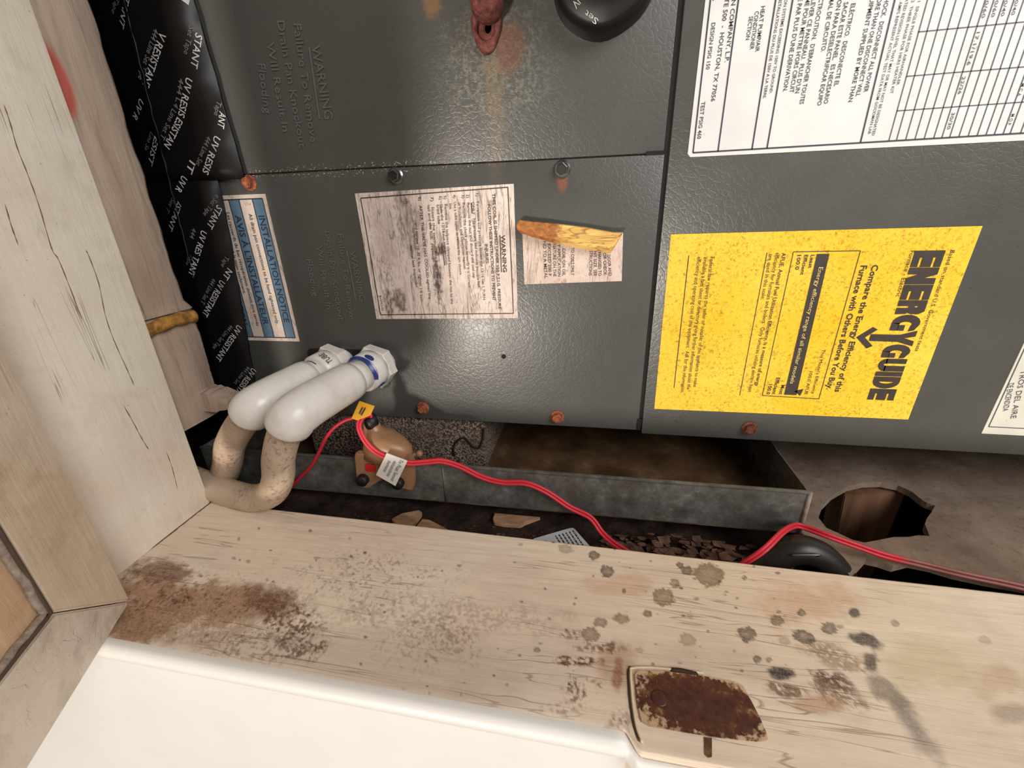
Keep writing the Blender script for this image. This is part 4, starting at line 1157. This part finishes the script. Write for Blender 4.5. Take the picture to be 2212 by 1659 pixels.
def drain(hexp, bend, beige_pts, label, nm_hex, with_print=False, blue=True):
    h = np.array(hexp); b = np.array(bend)
    root = empty('drain_pipe', tuple(h)); tag(root, label, 'pipe')
    of = tuple(-h)
    ax = (b-h)/np.linalg.norm(b-h); L = np.linalg.norm(b-h)
    # threaded stub into the cabinet
    tube('threaded_stub', [h-ax*0.016, h+ax*0.002], 0.0125, PVC, root, 24, of)
    # hex collar
    bm = bmesh.new()
    up = np.array([0, 0, 1.0]); s1_ = np.cross(ax, up); s1_ /= np.linalg.norm(s1_); s2_ = np.cross(s1_, ax)
    rr = []
    for d, r in ((-0.005, .0185), (-0.0042, .0198), (0.0048, .0198), (0.0058, .0188), (0.0060, .0165)):
        rr.append([bm.verts.new(Vector(h+ax*d+(s1_*math.cos(math.radians(60*k+12))+s2_*math.sin(math.radians(60*k+12)))*r)) for k in range(6)])
    for i in range(4):
        for k in range(6): bm.faces.new((rr[i][k], rr[i][(k+1) % 6], rr[i+1][(k+1) % 6], rr[i+1][k]))
    bm.faces.new(rr[0]); bm.faces.new(rr[-1])
    bm_obj('hex_collar', bm, PVC, root, False, of)
    # adapter body, tapering to the joint
    hub = [h+ax*d for d in (0.0055, 0.010, 0.020, 0.0205)]
    V, Fc = rings(hub, [.0172, .0168, .0163, .0150])
    mesh_obj('adapter', V, Fc, PVC, root, True, of)
    tube('pipe_stub', [h+ax*0.018, h+ax*(L*0.42)], 0.0135, PVC, root, 30, of)
    if blue:
        pr = Print()
        V, Fc = [], []
        n = 40
        for k in range(n+1):
            a = math.radians(-60+ 250*k/n)
            wv = 0.0010+0.0006*math.sin(3*a)
            for d, r in ((0.0208-wv, .0166), (0.0212+wv, .0142)):
                V.append(h+ax*d+(s1_*math.cos(a)+s2_*math.sin(a))*r)
        for k in range(n): Fc.append((2*k, 2*k+1, 2*k+3, 2*k+2))
        mesh_obj('primer_ring', V, Fc, PRIMER, root, True, of)
        for (a0, d0, rad, dl, wd) in ((-2.4, .0125, .0171, .0042, .22), (2.05, .0165, .0168, .003, .26)):
            V, Fc = [], []
            for q_ in (1.0, 0.66, 0.33):
                for k in range(16):
                    t = 2*math.pi*k/16
                    a = a0+wd*q_*math.cos(t); d = d0+dl*q_*math.sin(t)
                    V.append(h+ax*d+(s1_*math.cos(a)+s2_*math.sin(a))*(rad+0.0003))
            for r_ in range(2):
                for k in range(16):
                    k2 = (k+1) % 16
                    Fc.append((r_*16+k, r_*16+k2, r_*16+16+k2, r_*16+16+k))
            Fc.append(tuple(range(32, 48)))
            mesh_obj('primer_smear', V, Fc, PRIMER, root, False, of)
    # elbow: straight socket, quarter bend, downward socket
    dn = np.array(beige_pts[0])-b; dn = dn/np.linalg.norm(dn)
    sock = [h+ax*(L*0.36), h+ax*(L*0.365), h+ax*(L*0.42), h+ax*(L*0.55), h+ax*(L*0.70)]
    p1 = h+ax*(L*0.74)
    p2 = b+dn*0.010
    q = [(1-t)**2*p1+2*t*(1-t)*(b+ax*0.004)+t*t*p2 for t in np.linspace(0, 1, 9)]
    path = sock+q+[p2+dn*0.003]
    rad_ = [.0142, .0158, .0161, .0161, .0161]+[.0161]*9+[.0157]
    V, Fc = rings(path, rad_)
    mesh_obj('elbow', V, Fc, PVC, root, True, of)
    path = catmull([p2-dn*0.004]+[np.array(p) for p in beige_pts], 10)
    V, Fc = rings(path, .0116, 28)
    mesh_obj('trap_pipe', V, Fc, PVCD, root, True, of)
    return root, ax, s1_, s2_, h, L, of
hexF = on_y(812, 791, -0.010); bendF = on_y(636, 893, -0.104)
bp = [on_y(*p) for p in [(612, 945, -.103), (602, 990, -.101), (601, 1032, -.0985), (586, 1064, -.0955), (548, 1076, -.090), (500, 1066, -.085), (450, 1048, -.0800), (385, 1024, -.0795)]]
rt, ax, s1_, s2_, h_, L_, of_ = drain(hexF, bendF, bp, 'front white PVC drain pipe with blue primer ring and beige trap', 0)
# blue smear on the elbow underside
Vb = []
for k in range(14):
    t = 2*math.pi*k/14
    a = -0.95+0.10*math.cos(t)*1.0; d = L_*0.70+0.0070*math.sin(t)
    Vb.append(h_+ax*d+(s1_*math.cos(a)+s2_*math.sin(a))*0.01625)
mesh_obj('primer_smear', Vb, [tuple(range(14))], PRIMER, rt, False, of_)
hexB = on_y(722, 789, -0.010); bendB = on_y(556, 874, -0.086)
bp = [on_y(*p) for p in [(518, 922, -.081), (497, 962, -.076), (492, 1000, -.071), (482, 1030, -.065), (462, 1056, -.061), (440, 1078, -.061)]]
rt2, ax2, t1_, t2_, hb_, Lb_, ofb_ = drain(hexB, bendB, bp, 'rear white PVC drain pipe behind the blue-ringed one, nearer the tape', 0, blue=False)
# moulded letters on the rear adapter
P_ = Print()
def on_adapter(px, py):
    p = on_y(px, py, -0.038); return p-np.array(hb_)
nn_ = (CAM-np.array(hb_))/np.linalg.norm(CAM-np.array(hb_))+np.array([-0.1, 0, 0.55]); nn_ -= ax2*np.dot(ax2, nn_); nn_ /= np.linalg.norm(nn_)
cA_ = hb_+ax2*0.0150+nn_*0.0176
rd = np.cross(nn_, ax2); rd = rd/np.linalg.norm(rd)
P_.text("TUBE", cA_+rd*0.006-np.array(hb_), cA_-rd*0.006-np.array(hb_), nn_, 0.0055, .4)
P_.build('lettering', plain('adapter_print', (92, 82, 72), 0.5), rt2)
V = []
for k in range(21):
    a = math.radians(40+80*k/20)
    for d in (0.0236, 0.0246): V.append(hb_+ax2*d+(t1_*math.cos(a)+t2_*math.sin(a))*0.0139)
mesh_obj('primer_ring', V, [(2*k, 2*k+1, 2*k+3, 2*k+2) for k in range(20)], PRIMER, rt2, False, ofb_)

# ------------------------------------------------------------------ float switch on the pan lip
BRN = plain('tan_plastic', (150, 112, 82), 0.38, var=0.06)
BLK = plain('black_rubber', (18, 17, 17), 0.5)
YF = YP-0.0016
fs0 = on_y(830, 1000, YF)
fs = empty('float_switch', tuple(fs0)); tag(fs, 'tan plastic float switch clipped on the drain pan lip', 'float switch')
fo_ = tuple(-fs0)
def fpx(px, py, y): return on_y(px, py, y)
plate_px = [(764, 985), (770, 976), (886, 984), (893, 994), (895, 1040), (893, 1056), (886, 1061), (862, 1055), (846, 1040), (826, 1036), (806, 1048), (794, 1056), (778, 1054), (770, 1046)]
prism('clip_plate', [fpx(px, py, YF-0.006) for px, py in plate_px], (0, 0.005, 0), BRN, fs, fo_, 0.0012)
# dome over the lip and inclined neck
dome = [fpx(838, 992, YF-0.004), fpx(838, 975, YF-0.0005), fpx(838, 958, YF+0.002), fpx(834, 948, YF+0.004), fpx(832, 942, YF+0.005)]
def ell_loft(name, secs, mat, parent, loc, n=28):
    V, Fc = [], []
    for c_, rx, ry, rzx in secs:
        for k in range(n):
            a = 2*math.pi*k/n
            V.append((c_[0]+rx*math.cos(a), c_[1]+ry*math.sin(a), c_[2]+rzx*math.cos(a)))
    for i in range(len(secs)-1):
        for k in range(n):
            k2 = (k+1) % n
            Fc.append((i*n+k, i*n+k2, (i+1)*n+k2, (i+1)*n+k))
    Fc.append(tuple(range(n))[::-1]); Fc.append(tuple((len(secs)-1)*n+k for k in range(n)))
    return mesh_obj(name, V, Fc, mat, parent, True, loc)
secs = []
for px, py, rpx, dy in [(836, 990, 50, 0), (838, 972, 52, 0.001), (838, 957, 49, .001), (830, 944, 42, .002), (818, 932, 31, .003), (808, 926, 21, .004), (804, 920, 18, .004), (803, 914, 16.5, .004)]:
    c_ = fpx(px, py, YF+dy); r_ = abs(fpx(px+rpx, py, YF+dy)[0]-c_[0])
    secs.append((c_, r_, min(r_*0.8, 0.012), -0.12*r_))
ell_loft('dome_housing', secs, BRN, fs, fo_)
g = [fpx(804, 923, YF+.004), fpx(802, 910, YF+.003), fpx(799, 900, YF+.002)]
tube('cable_gland', g, [.0062, .0058, .0050], BLK, fs, 18, fo_)
for px, py in ((785, 1035), (861, 1042)):
    c_ = fpx(px, py, YF-0.007)
    V, Fc = tube_data([c_+np.array([0, .006, 0]), c_+np.array([0, -.004, 0]), c_+np.array([0, -.0048, 0])], [.0052, .0052, .0044], 18)
    tsc = mesh_obj('thumb_screw', V, Fc, BLK, fs, True, fo_)
prism('indicator', [fpx(px, py, YF-0.0070) for px, py in [(789, 1003), (811, 1004), (811, 1020), (790, 1018)]], (0, 0.002, 0), plain('red_indicator', (196, 22, 34), 0.35), fs, fo_)
P_ = Print(); P_.text("R", fpx(812, 1008, YF-.0064), fpx(820, 1009, YF-.0064), NY, 0.004, .3); P_.text("C", fpx(812, 1017, YF-.0064), fpx(820, 1018, YF-.0064), NY, 0.004, .3)
P_.build('lettering', plain('gold_print', (190, 140, 60), 0.4), fs, fo_)
c_ = fpx(906, 980, YF)
bm = bmesh.new(); bmesh.ops.create_uvsphere(bm, u_segments=16, v_segments=10, radius=0.0030, matrix=Matrix.Translation(c_))
bm_obj('lip_stud', bm, BRN, fs, True, fo_)
tube('lip_stud', [c_+np.array([0, 0, 0]), fpx(880, 985, YF)], 0.0016, BRN, fs, 8, fo_)

# ------------------------------------------------------------------ red wires and their tags
RED = plain('red_wire_insulation', (206, 44, 60), 0.4, var=0.08)
REDM = Mt('red_wire_hazed', 0.5)  # haze over the right end of the wire is mixed into its colour
chaze = on_y(1925, 1204, -0.06)
sep = REDM.nt.nodes.new('ShaderNodeSeparateXYZ'); REDM.lk(sep.inputs[0], REDM.co)
hazem = REDM.ramp(REDM.math('ADD', REDM.math('MULTIPLY', REDM.math('SUBTRACT', sep.outputs['X'], float(chaze[0])), 22.0), REDM.math('MULTIPLY', REDM.noise(90, 4), 0.35)), [(0.12, 0), (0.34, 1)])
REDM.color(REDM.mix(REDM.math('MULTIPLY', hazem, 0.82), srgb(206, 44, 60), srgb(128, 92, 84)))
REDM = REDM.m
def twin(name, pts, r, sep_, mat, parent, loc):
    path = catmull(pts, 8)
    V, Fc = [], []
    n = len(path)
    for sgn in (-1, 1):
        q = []
        for i, p in enumerate(path):
            t = np.array(path[min(i+1, n-1)])-np.array(path[max(i-1, 0)])
            v = np.array(p)-CAM
            s = np.cross(t, np.array([0.1, -0.9, 0.45])); s /= np.linalg.norm(s)
            q.append(np.array(p)+s*sep_*sgn)
        v_, f_ = tube_data(q, r, 9, True, len(V))
        V += v_; Fc += f_
    return mesh_obj(name, V, Fc, mat, parent, True, loc)
wpts = [(800, 903, YF+.002), (797, 896, YF+.000), (785, 900, YF-.004), (776, 913, YF-.008), (778, 932, YF-.010), (792, 957, YF-.012), (815, 978, YF-.0125), (850, 992, YF-.0125), (885, 1000, YF-.0115), (920, 998, YF-.009), (955, 996, YF-.006), (995, 1008, YF-.004), (1040, 1030, YF-.004), (1085, 1042, YF-.004), (1135, 1044, YF-.004), (1180, 1062, YF-.0045), (1230, 1095, YF-.006), (1275, 1118, YF-.009), (1300, 1150, YF-.015), (1325, 1173, YF-.022), (1352, 1190, YF-.028), (1400, 1216, -.085), (1500, 1250, -.0865), (1570, 1240, -.0865), (1602, 1220, -.0865), (1650, 1188, -.0862), (1690, 1150, -.072), (1715, 1136, -.056), (1735, 1138, -.0540), (1790, 1158, -.062), (1850, 1179, -.066), (1915, 1201, -.069)]
wz_ = [(1990, 1219), (2080, 1241), (2180, 1262), (2300, 1290)]
rw_pts = [on_y(*p) for p in wpts]+[on_z(px, py, -0.2385) for px, py in wz_]
rw = empty('red_wire', tuple(rw_pts[0])); tag(rw, 'twin red wire running from the float switch along the drain pan', 'wire')
ro = tuple(-rw_pts[0])
twin('wire_pair', rw_pts, 0.00125, 0.0012, REDM, rw, ro)
# white folded tag
WT = plain('white_tag_paper', (214, 210, 206), 0.6, var=0.06)
def flag(name, quad, mat, parent, loc, th=0.0005):
    return prism(name, quad, (0.0001, th, 0.0001), mat, parent, loc)
yt = YF-0.0145
tq = [(835, 979), (880, 996), (854, 1050), (812, 1026)]
tagw = flag('wire_tag', [on_y(px, py, yt) for px, py in tq], WT, rw, ro); tagw['label'] = 'small white paper tag folded over the red wire'
P_ = Print()
for s, x0, y0, x1, y1, cap in [("To Float Sensor", 868, 994, 847, 1040, .0033), ("dehumidistat", 854, 997, 838, 1030, .0030), ("thermostat", 842, 996, 831, 1020, .0030)]:
    P_.text(s, on_y(x0, y0, yt-.0006), on_y(x1, y1, yt-.0006), NY, cap)
P_.build('lettering', INKG, tagw)
w2 = [(795, 898, YF-.001), (780, 900, YF-.004), (762, 903, YF-.006), (742, 910, YF-.008), (722, 924, YF-.010), (704, 946, YF-.010), (690, 975, YF-.009), (674, 1004, YF-.008), (652, 1028, YF-.007), (625, 1055, YF-.006), (590, 1080, YF-.005)]
w2p = [on_y(*p) for p in w2]
rw2 = empty('red_wire', tuple(w2p[0])); tag(rw2, 'single red wire drooping left from the yellow tag behind the trap', 'wire')
ro2 = tuple(-w2p[0])
tube('wire_strand', catmull(w2p, 8), 0.0015, RED, rw2, 10, ro2)
YTAG = plain('yellow_tag_paper', (226, 166, 20), 0.55, var=0.06)
yt2 = YF-0.0085
tagy = flag('wire_tag', [on_y(px, py, yt2) for px, py in [(759, 904), (776, 867), (809, 878), (800, 897), (786, 903), (772, 908)]], YTAG, rw2, ro2); tagy['label'] = 'small yellow tag on the red wire'
P_ = Print()
for s, x0, y0, x1, y1 in [("FOR USE", 789, 881, 780, 897), ("BLUE", 783, 880, 776, 894)]:
    P_.line(on_y(x0, y0, yt2-.0006), on_y(x1, y1, yt2-.0006), NY, .0013)
P_.build('lettering', INKB, tagy)

# ------------------------------------------------------------------ floor board with its torn hole, right
FB = -0.243
def fz(px, py): 
    p = on_z(px, py, FB); return (p[0], p[1])
DUST = Mt('dusty_board', 0.9, 0, 0.2)
db = DUST.mix(DUST.ramp(DUST.noise(22, 5), [(0.3, 0), (0.7, 1)]), srgb(116, 98, 86), srgb(152, 134, 118))
db = DUST.mix(DUST.math('MULTIPLY', DUST.ramp(DUST.noise(180, 5, 0.65), [(0.56, 0), (0.7, 1)]), 0.5), db, srgb(84, 66, 56))
DUST.color(db); DUST.bump(DUST.noise(90, 5), 0.5, 0.002)
front = [fz(1752, 1150), fz(1790, 1190), fz(1815, 1220), fz(1838, 1246), fz(1852, 1228), fz(1872, 1206), fz(1900, 1212), fz(1930, 1222), fz(1965, 1213), fz(2010, 1222), fz(2060, 1237), fz(2130, 1252), fz(2230, 1270)]
pr_w = unit_world(PR, 0, PB)[0]+0.004
outer = [(pr_w, front[0][1])]+front[1:]+[(0.90, front[-1][1]), (0.90, 0.5), (pr_w, 0.5)]
hole_px = [(1768, 1118), (1778, 1090), (1800, 1068), (1832, 1050), (1866, 1042), (1905, 1041), (1940, 1048), (1970, 1062), (1992, 1080), (2003, 1086), (2020, 1092), (2012, 1106), (2002, 1120), (1998, 1132), (2008, 1158), (1985, 1156), (1960, 1160), (1930, 1160), (1900, 1166), (1868, 1172), (1842, 1166), (1812, 1152), (1785, 1140)]
hole = [fz(*p) for p in hole_px]
def board_with_hole(name, outer, hole, z, th, mat):
    bm = bmesh.new()
    ov = [bm.verts.new((x, y, z)) for x, y in outer]; hv = [bm.verts.new((x, y, z)) for x, y in hole]
    es = [bm.edges.new((ov[i], ov[(i+1) % len(ov)])) for i in range(len(ov))]+[bm.edges.new((hv[i], hv[(i+1) % len(hv)])) for i in range(len(hv))]
    bmesh.ops.triangle_fill(bm, use_beauty=True, use_dissolve=False, edges=es)
    # drop triangles that fell inside the hole
    def inside(x, y):
        c = False; j = len(hole)-1
        for i in range(len(hole)):
            if (hole[i][1] > y) != (hole[j][1] > y) and x < (hole[j][0]-hole[i][0])*(y-hole[i][1])/(hole[j][1]-hole[i][1])+hole[i][0]: c = not c
            j = i
        return c
    kill = [f for f in bm.faces if inside(*f.calc_center_median()[:2])]
    bmesh.ops.delete(bm, geom=kill, context='FACES_ONLY')
    r = bmesh.ops.extrude_face_region(bm, geom=bm.faces[:])
    for v in [g for g in r['geom'] if isinstance(g, bmesh.types.BMVert)]: v.co.z -= th
    return bm_obj(name, bm, mat)
struct(board_with_hole('floor_board', outer, hole, FB, 0.006, DUST.m), 'dusty brown floor board with a torn round hole')
# lumber seen down the hole
LUM = Mt('brown_lumber', 0.85, 0, 0.2)
LUM.color(LUM.ramp(LUM.noise(60, 4, 0.6, LUM.map((1, 1, 0.1))), [(0.3, srgb(92, 62, 46)), (0.7, srgb(140, 104, 80))]))  # brown wood, grain running upright
a1 = on_y(1850, 1100, 0.035); a2 = on_y(1945, 1100, 0.040)
lum = prism('lumber_offcut', [(a1[0], 0.035, -0.38), (a2[0], 0.040, -0.38), (a2[0]-.001, 0.040, FB-0.0072), (a1[0]-.014, 0.035, FB-0.0135)], (0.002, 0.03, 0), LUM.m, None, None, 0.0008)
tag(lum, 'brown lumber offcut standing inside the round floor hole', 'lumber')

# black hose loop peeking over the sill
HOSE = plain('black_hose_rubber', (30, 28, 28), 0.4)
hp = [on_y(*p) for p in [(1570, 1290, -.074), (1612, 1250, -.073), (1668, 1207, -.071), (1722, 1187, -.070), (1770, 1200, -.070), (1808, 1238, -.072), (1838, 1290, -.074)]]
hs = tube('rubber_hose', catmull(hp, 8), 0.0105, HOSE, None, 18)
tag(hs, 'black rubber hose loop behind the sill under the red wire', 'hose')
stp = [on_y(1715, 1199, -.0812), on_y(1770, 1199, -.0812)]
st = tube('wire_staple', catmull([stp[0]+np.array([0, .002, -.003]), stp[0], stp[1], stp[1]+np.array([0, .002, -.003])], 4), 0.0005, STEEL, None, 6)
tag(st, 'thin bright metal staple on the black hose', 'staple')

# ------------------------------------------------------------------ litter between pan and sill
FZ = -0.262
CHIP = Mt('weathered_chip_wood', 0.8, 0, 0.2)
CHIP.color(CHIP.ramp(CHIP.noise(120, 5, 0.6, CHIP.map((0.3, 1, 1))), [(0.3, srgb(128, 92, 68)), (0.7, srgb(186, 150, 118))]))
CHIP.bump(CHIP.noise(240, 4), 0.5, 0.001)
def chip(px_list, z, th, label):
    poly = [on_z(px, py, z) for px, py in px_list]
    o = prism('wood_chip', poly, (0, 0, -th), CHIP.m, None, None, 0.0006)
    tag(o, label, 'wood chip', 'wood chips on the closet floor')
chip([(845, 1120), (868, 1108), (905, 1101), (912, 1106), (900, 1124), (884, 1136), (856, 1133)], FZ+0.0052, 0.005, 'pointed grey-brown wood chip below the float switch')
chip([(900, 1134), (912, 1120), (928, 1122), (955, 1136), (985, 1152), (970, 1160), (925, 1158), (902, 1150)], FZ+0.0042, 0.004, 'tan wood chip half behind the sill, right of the pointed chip')
chip([(1064, 1120), (1068, 1107), (1110, 1111), (1168, 1116), (1136, 1128), (1124, 1134), (1090, 1132), (1068, 1128)], FZ+0.0045, 0.004, 'long tan wood chip lying against the pan foot')
# white card
cq = [on_z(px, py, FZ+0.0025) for px, py in [(1150, 1170), (1150, 1166), (1154, 1163), (1230, 1141), (1237, 1140), (1242, 1143), (1285, 1192), (1270, 1215), (1160, 1200)]]
card = prism('white_card', cq, (0, 0, -0.0018), plain('white_card', (206, 206, 206), 0.5, var=0.04), None)
tag(card, 'white printed card with rounded corners poking up behind the sill', 'card')
P_ = Print()
ZN = np.array([0, 0, 1.0])
for k in range(6):
    x0 = 1200+k*7.5; y0 = 1157-k*2.2
    A_, B_ = on_z(x0, y0, FZ+.0028), on_z(x0+22, y0+34-k*.5, FZ+.0028)
    t_ = 0.0
    while t_ < 0.97:                       # rows of print too small to read
        e_ = min(1.0, t_+rng.uniform(.06, .2)); P_.line(A_+(B_-A_)*t_, A_+(B_-A_)*e_, ZN, 0.0011); t_ = e_+.035
P_.line(on_z(1158, 1170, FZ+.0028), on_z(1180, 1168, FZ+.0028), ZN, 0.0009)
P_.build('lettering', INK, card)
# crumbled brown litter
V, Fc = [], []
def crumb(x, y, z, s):
    b = len(V)
    n = random.randint(4, 6); a0 = random.random()*6
    tl = random.uniform(-.4, .4)
    for k in range(n):
        a = a0+2*math.pi*k/n; r = s*random.uniform(.5, 1.1)
        V.append((x+r*1.6*math.cos(a), y+r*math.sin(a), z+s*0.3+tl*r*math.sin(a)))
    V.append((x, y, z-s*0.2))
    Fc.append(tuple(b+k for k in range(n)))
    for k in range(n): Fc.append((b+k, b+n, b+(k+1) % n))
for k in range(420):
    px = random.uniform(1300, 1660); p = on_z(px, 1170, FZ)
    crumb(p[0], random.uniform(-.088, -.050), FZ+random.uniform(0, .010)*(1 if px > 1380 else .3), random.uniform(.0012, .0050))
for k in range(160):
    crumb(random.uniform(-.2, .1), random.uniform(-.088, -.052), FZ+.0004, random.uniform(.0006, .002))
LIT = Mt('brown_litter', 0.9, 0, 0.2)
LIT.color(LIT.ramp(LIT.noise(130, 5), [(0.35, srgb(66, 46, 38)), (0.6, srgb(108, 80, 66)), (0.8, srgb(142, 112, 94))]))
lit = mesh_obj('leaf_litter', V, Fc, LIT.m); lit['kind'] = 'stuff'
tag(lit, 'crumbled brown litter between the drain pan and the sill', 'litter')

# ------------------------------------------------------------------ yellow chip on the cabinet, yellow chip on the stud
def wood_mat():
    M_ = Mt('yellow_split_wood', 0.65, 0, 0.3)
    g = M_.noise(150, 5, 0.6, M_.map((0.2, 1, 1)), 0.6)
    base = M_.ramp(g, [(0.3, srgb(200, 150, 70)), (0.6, srgb(238, 200, 120)), (0.8, srgb(246, 214, 140))])
    ln = M_.math('ABSOLUTE', M_.math('SUBTRACT', M_.noise(110, 3, 0.6, M_.map((0.12, 1, 1), rot=(0, -0.12, 0)), 0.5), 0.5))
    base = M_.mix(M_.math('MULTIPLY', M_.ramp(ln, [(0, 1), (0.02, 0)]), 0.7), base, srgb(120, 76, 34))
    c_ = on_y(1158, 507, -0.008)
    s = M_.spot((c_[0]-0.004, c_[1], c_[2]), (0.021, 1, 0.030), 0.35, 220, 0.15)
    base = M_.mix(M_.math('MULTIPLY', s, 0.9), base, M_.ramp(M_.noise(300, 5), [(0.3, srgb(120, 62, 34)), (0.7, srgb(196, 122, 68))]))
    M_.color(base); M_.bump(g, 0.5, 0.001)
    return M_.m
ty = [(1118, 480, 496), (1124, 475, 503), (1150, 478, 512), (1185, 481, 522), (1220, 485, 530), (1260, 490, 538), (1300, 497, 544), (1322, 501, 548), (1331, 502, 532), (1343, 503, 508)]
V, Fc = [], []
n = 8
for i, (px, ya, yb) in enumerate(ty):
    a = on_y(px, ya, -0.007); b = on_y(px, yb, -0.007)
    cz, hz = (a[2]+b[2])/2, (a[2]-b[2])/2
    t = i/(len(ty)-1)
    th = 0.0042
    yc = -0.0075+0.0022*(1-min(1, abs(t-.5)*2))
    for k in range(n):
        an = 2*math.pi*k/n+0.2
        V.append((a[0], yc+th*math.sin(an)*(0.9 if k % 2 else 1.05), cz+hz*max(-1, min(1, 1.12*math.cos(an)))))
for i in range(len(ty)-1):
    for k in range(n):
        k2 = (k+1) % n
        Fc.append((i*n+k, i*n+k2, (i+1)*n+k2, (i+1)*n+k))
Fc.append(tuple(range(n))[::-1]); Fc.append(tuple((len(ty)-1)*n+k for k in range(n)))
sl = mesh_obj('wood_splinter', V, Fc, wood_mat(), None, False)
tag(sl, 'yellow wood splinter with red-brown end stuck across the small sticker', 'splinter')

pa = [on_x(x, y, SX+0.004) for x, y in [(300, 724), (345, 704), (385, 690), (420, 683)]]
V, Fc = [], []
ps = catmull(pa, 5)
v_, f_ = tube_data(ps, [0.0052+0.0006*math.sin(i*1.3) for i in range(len(ps))], 10)
v_ = [Vector((SX+0.0005+(p.x-SX-0.004)*0.8+0.003, p.y, p.z)) for p in v_]
FOAMY = Mt('amber_foam', 0.6, 0, 0.4)
FOAMY.color(FOAMY.ramp(FOAMY.noise(200, 5), [(0.35, srgb(128, 88, 34)), (0.55, srgb(176, 130, 62)), (0.75, srgb(206, 162, 84))]))
fo2 = mesh_obj('wood_splinter', v_, f_, FOAMY.m, None, True)
tag(fo2, 'amber yellow splinter lodged on the rough stud behind the jamb', 'splinter')

# ------------------------------------------------------------------ rusty hinge leaf let into the sill
HM = Mt('rusted_brass', 0.42, 0.3, 0.5)
hn = HM.noise(170, 6, 0.7)
hb = HM.ramp(hn, [(0.36, srgb(64, 32, 24)), (0.52, srgb(96, 52, 38)), (0.60, srgb(132, 90, 52)), (0.70, srgb(206, 168, 104))])
hc = on_z(1500, 1525, SILL_Z)
core = HM.spot((hc[0], hc[1], SILL_Z), (0.027, 0.0105, 1), 0.35, 120, 0.5)
hb = HM.mix(HM.math('MULTIPLY', core, 0.92), hb, HM.ramp(HM.noise(240, 4), [(0.3, srgb(58, 28, 24)), (0.7, srgb(92, 50, 44))]))
rag = HM.noise(210, 6, 0.7)
inner = HM.spot((hc[0]+0.002, hc[1]+0.001, SILL_Z), (0.0315, 0.0155, 1), 0.55, 300, 0.10, 6)
hb = HM.mix(inner, srgb(206, 178, 146), hb)
HM.color(hb); HM.bump(hn, 0.5, 0.0008)
hl = empty('hinge_leaf', (hc[0], hc[1], SILL_Z)); tag(hl, 'rusted brass hinge leaf let into the painted sill', 'hinge')
ho = (-hc[0], -hc[1], -SILL_Z)
hpx = [(1370, 1456), (1378, 1447), (1440, 1449), (1520, 1459), (1590, 1472), (1606, 1480), (1622, 1510), (1640, 1545), (1656, 1580), (1660, 1597), (1640, 1600), (1560, 1592), (1480, 1580), (1400, 1566), (1384, 1556), (1376, 1520)]
prism('leaf_plate', [on_z(px, py, SILL_Z+0.0011) for px, py in hpx], (0, 0, -0.0014), HM.m, hl, ho, 0.0004)
PAINTEDGE = plain('painted_leaf_rim', (216, 196, 168), 0.5, var=0.1)
rim = [on_z(px, py, SILL_Z+0.0006) for px, py in [(1388, 1604), (1376, 1575), (1368, 1530), (1364, 1490), (1362, 1452), (1368, 1443), (1420, 1443), (1520, 1454)]]
tube('paint_ridge', catmull(rim, 5), 0.0007, PAINTEDGE, hl, 8, ho)
crk = [on_z(px, py, SILL_Z+0.0002) for px, py in [(1382, 1600), (1371, 1570), (1363, 1525), (1359, 1480), (1358, 1452), (1362, 1441)]]
tube('paint_crack', catmull(crk, 5), 0.0008, plain('paint_crack_dark', (70, 54, 44), 0.8), hl, 6, ho)
crk = [on_z(px, py, SILL_Z+0.0003) for px, py in [(1446, 1447), (1470, 1449), (1490, 1453), (1508, 1457)]]
tube('paint_crack', catmull(crk, 5), [0.0004]+[0.0013]*14+[0.0004], plain('paint_crack_brown', (58, 34, 24), 0.8), hl, 6, ho)
c_ = on_z(1424, 1508, SILL_Z+0.0011)
V, Fc = tube_data([c_-np.array([0, 0, .0004]), c_+np.array([0, 0, .0002]), c_+np.array([0, 0, .0004])], [.0042, .0042, .0034], 18)
mesh_obj('hinge_screw', V, Fc, HM.m, hl, True, ho)
# small rust drip on the front lip
dr = [on_z(px, py, SILL_Z+0.0004) for px, py in [(1521, 1592), (1538, 1594), (1538, 1634), (1530, 1636), (1523, 1630)]]
prism('rust_drip', dr, (0, 0, -0.0008), rust('drip_rust', (104, 70, 50), (66, 42, 32), 300), hl, ho)
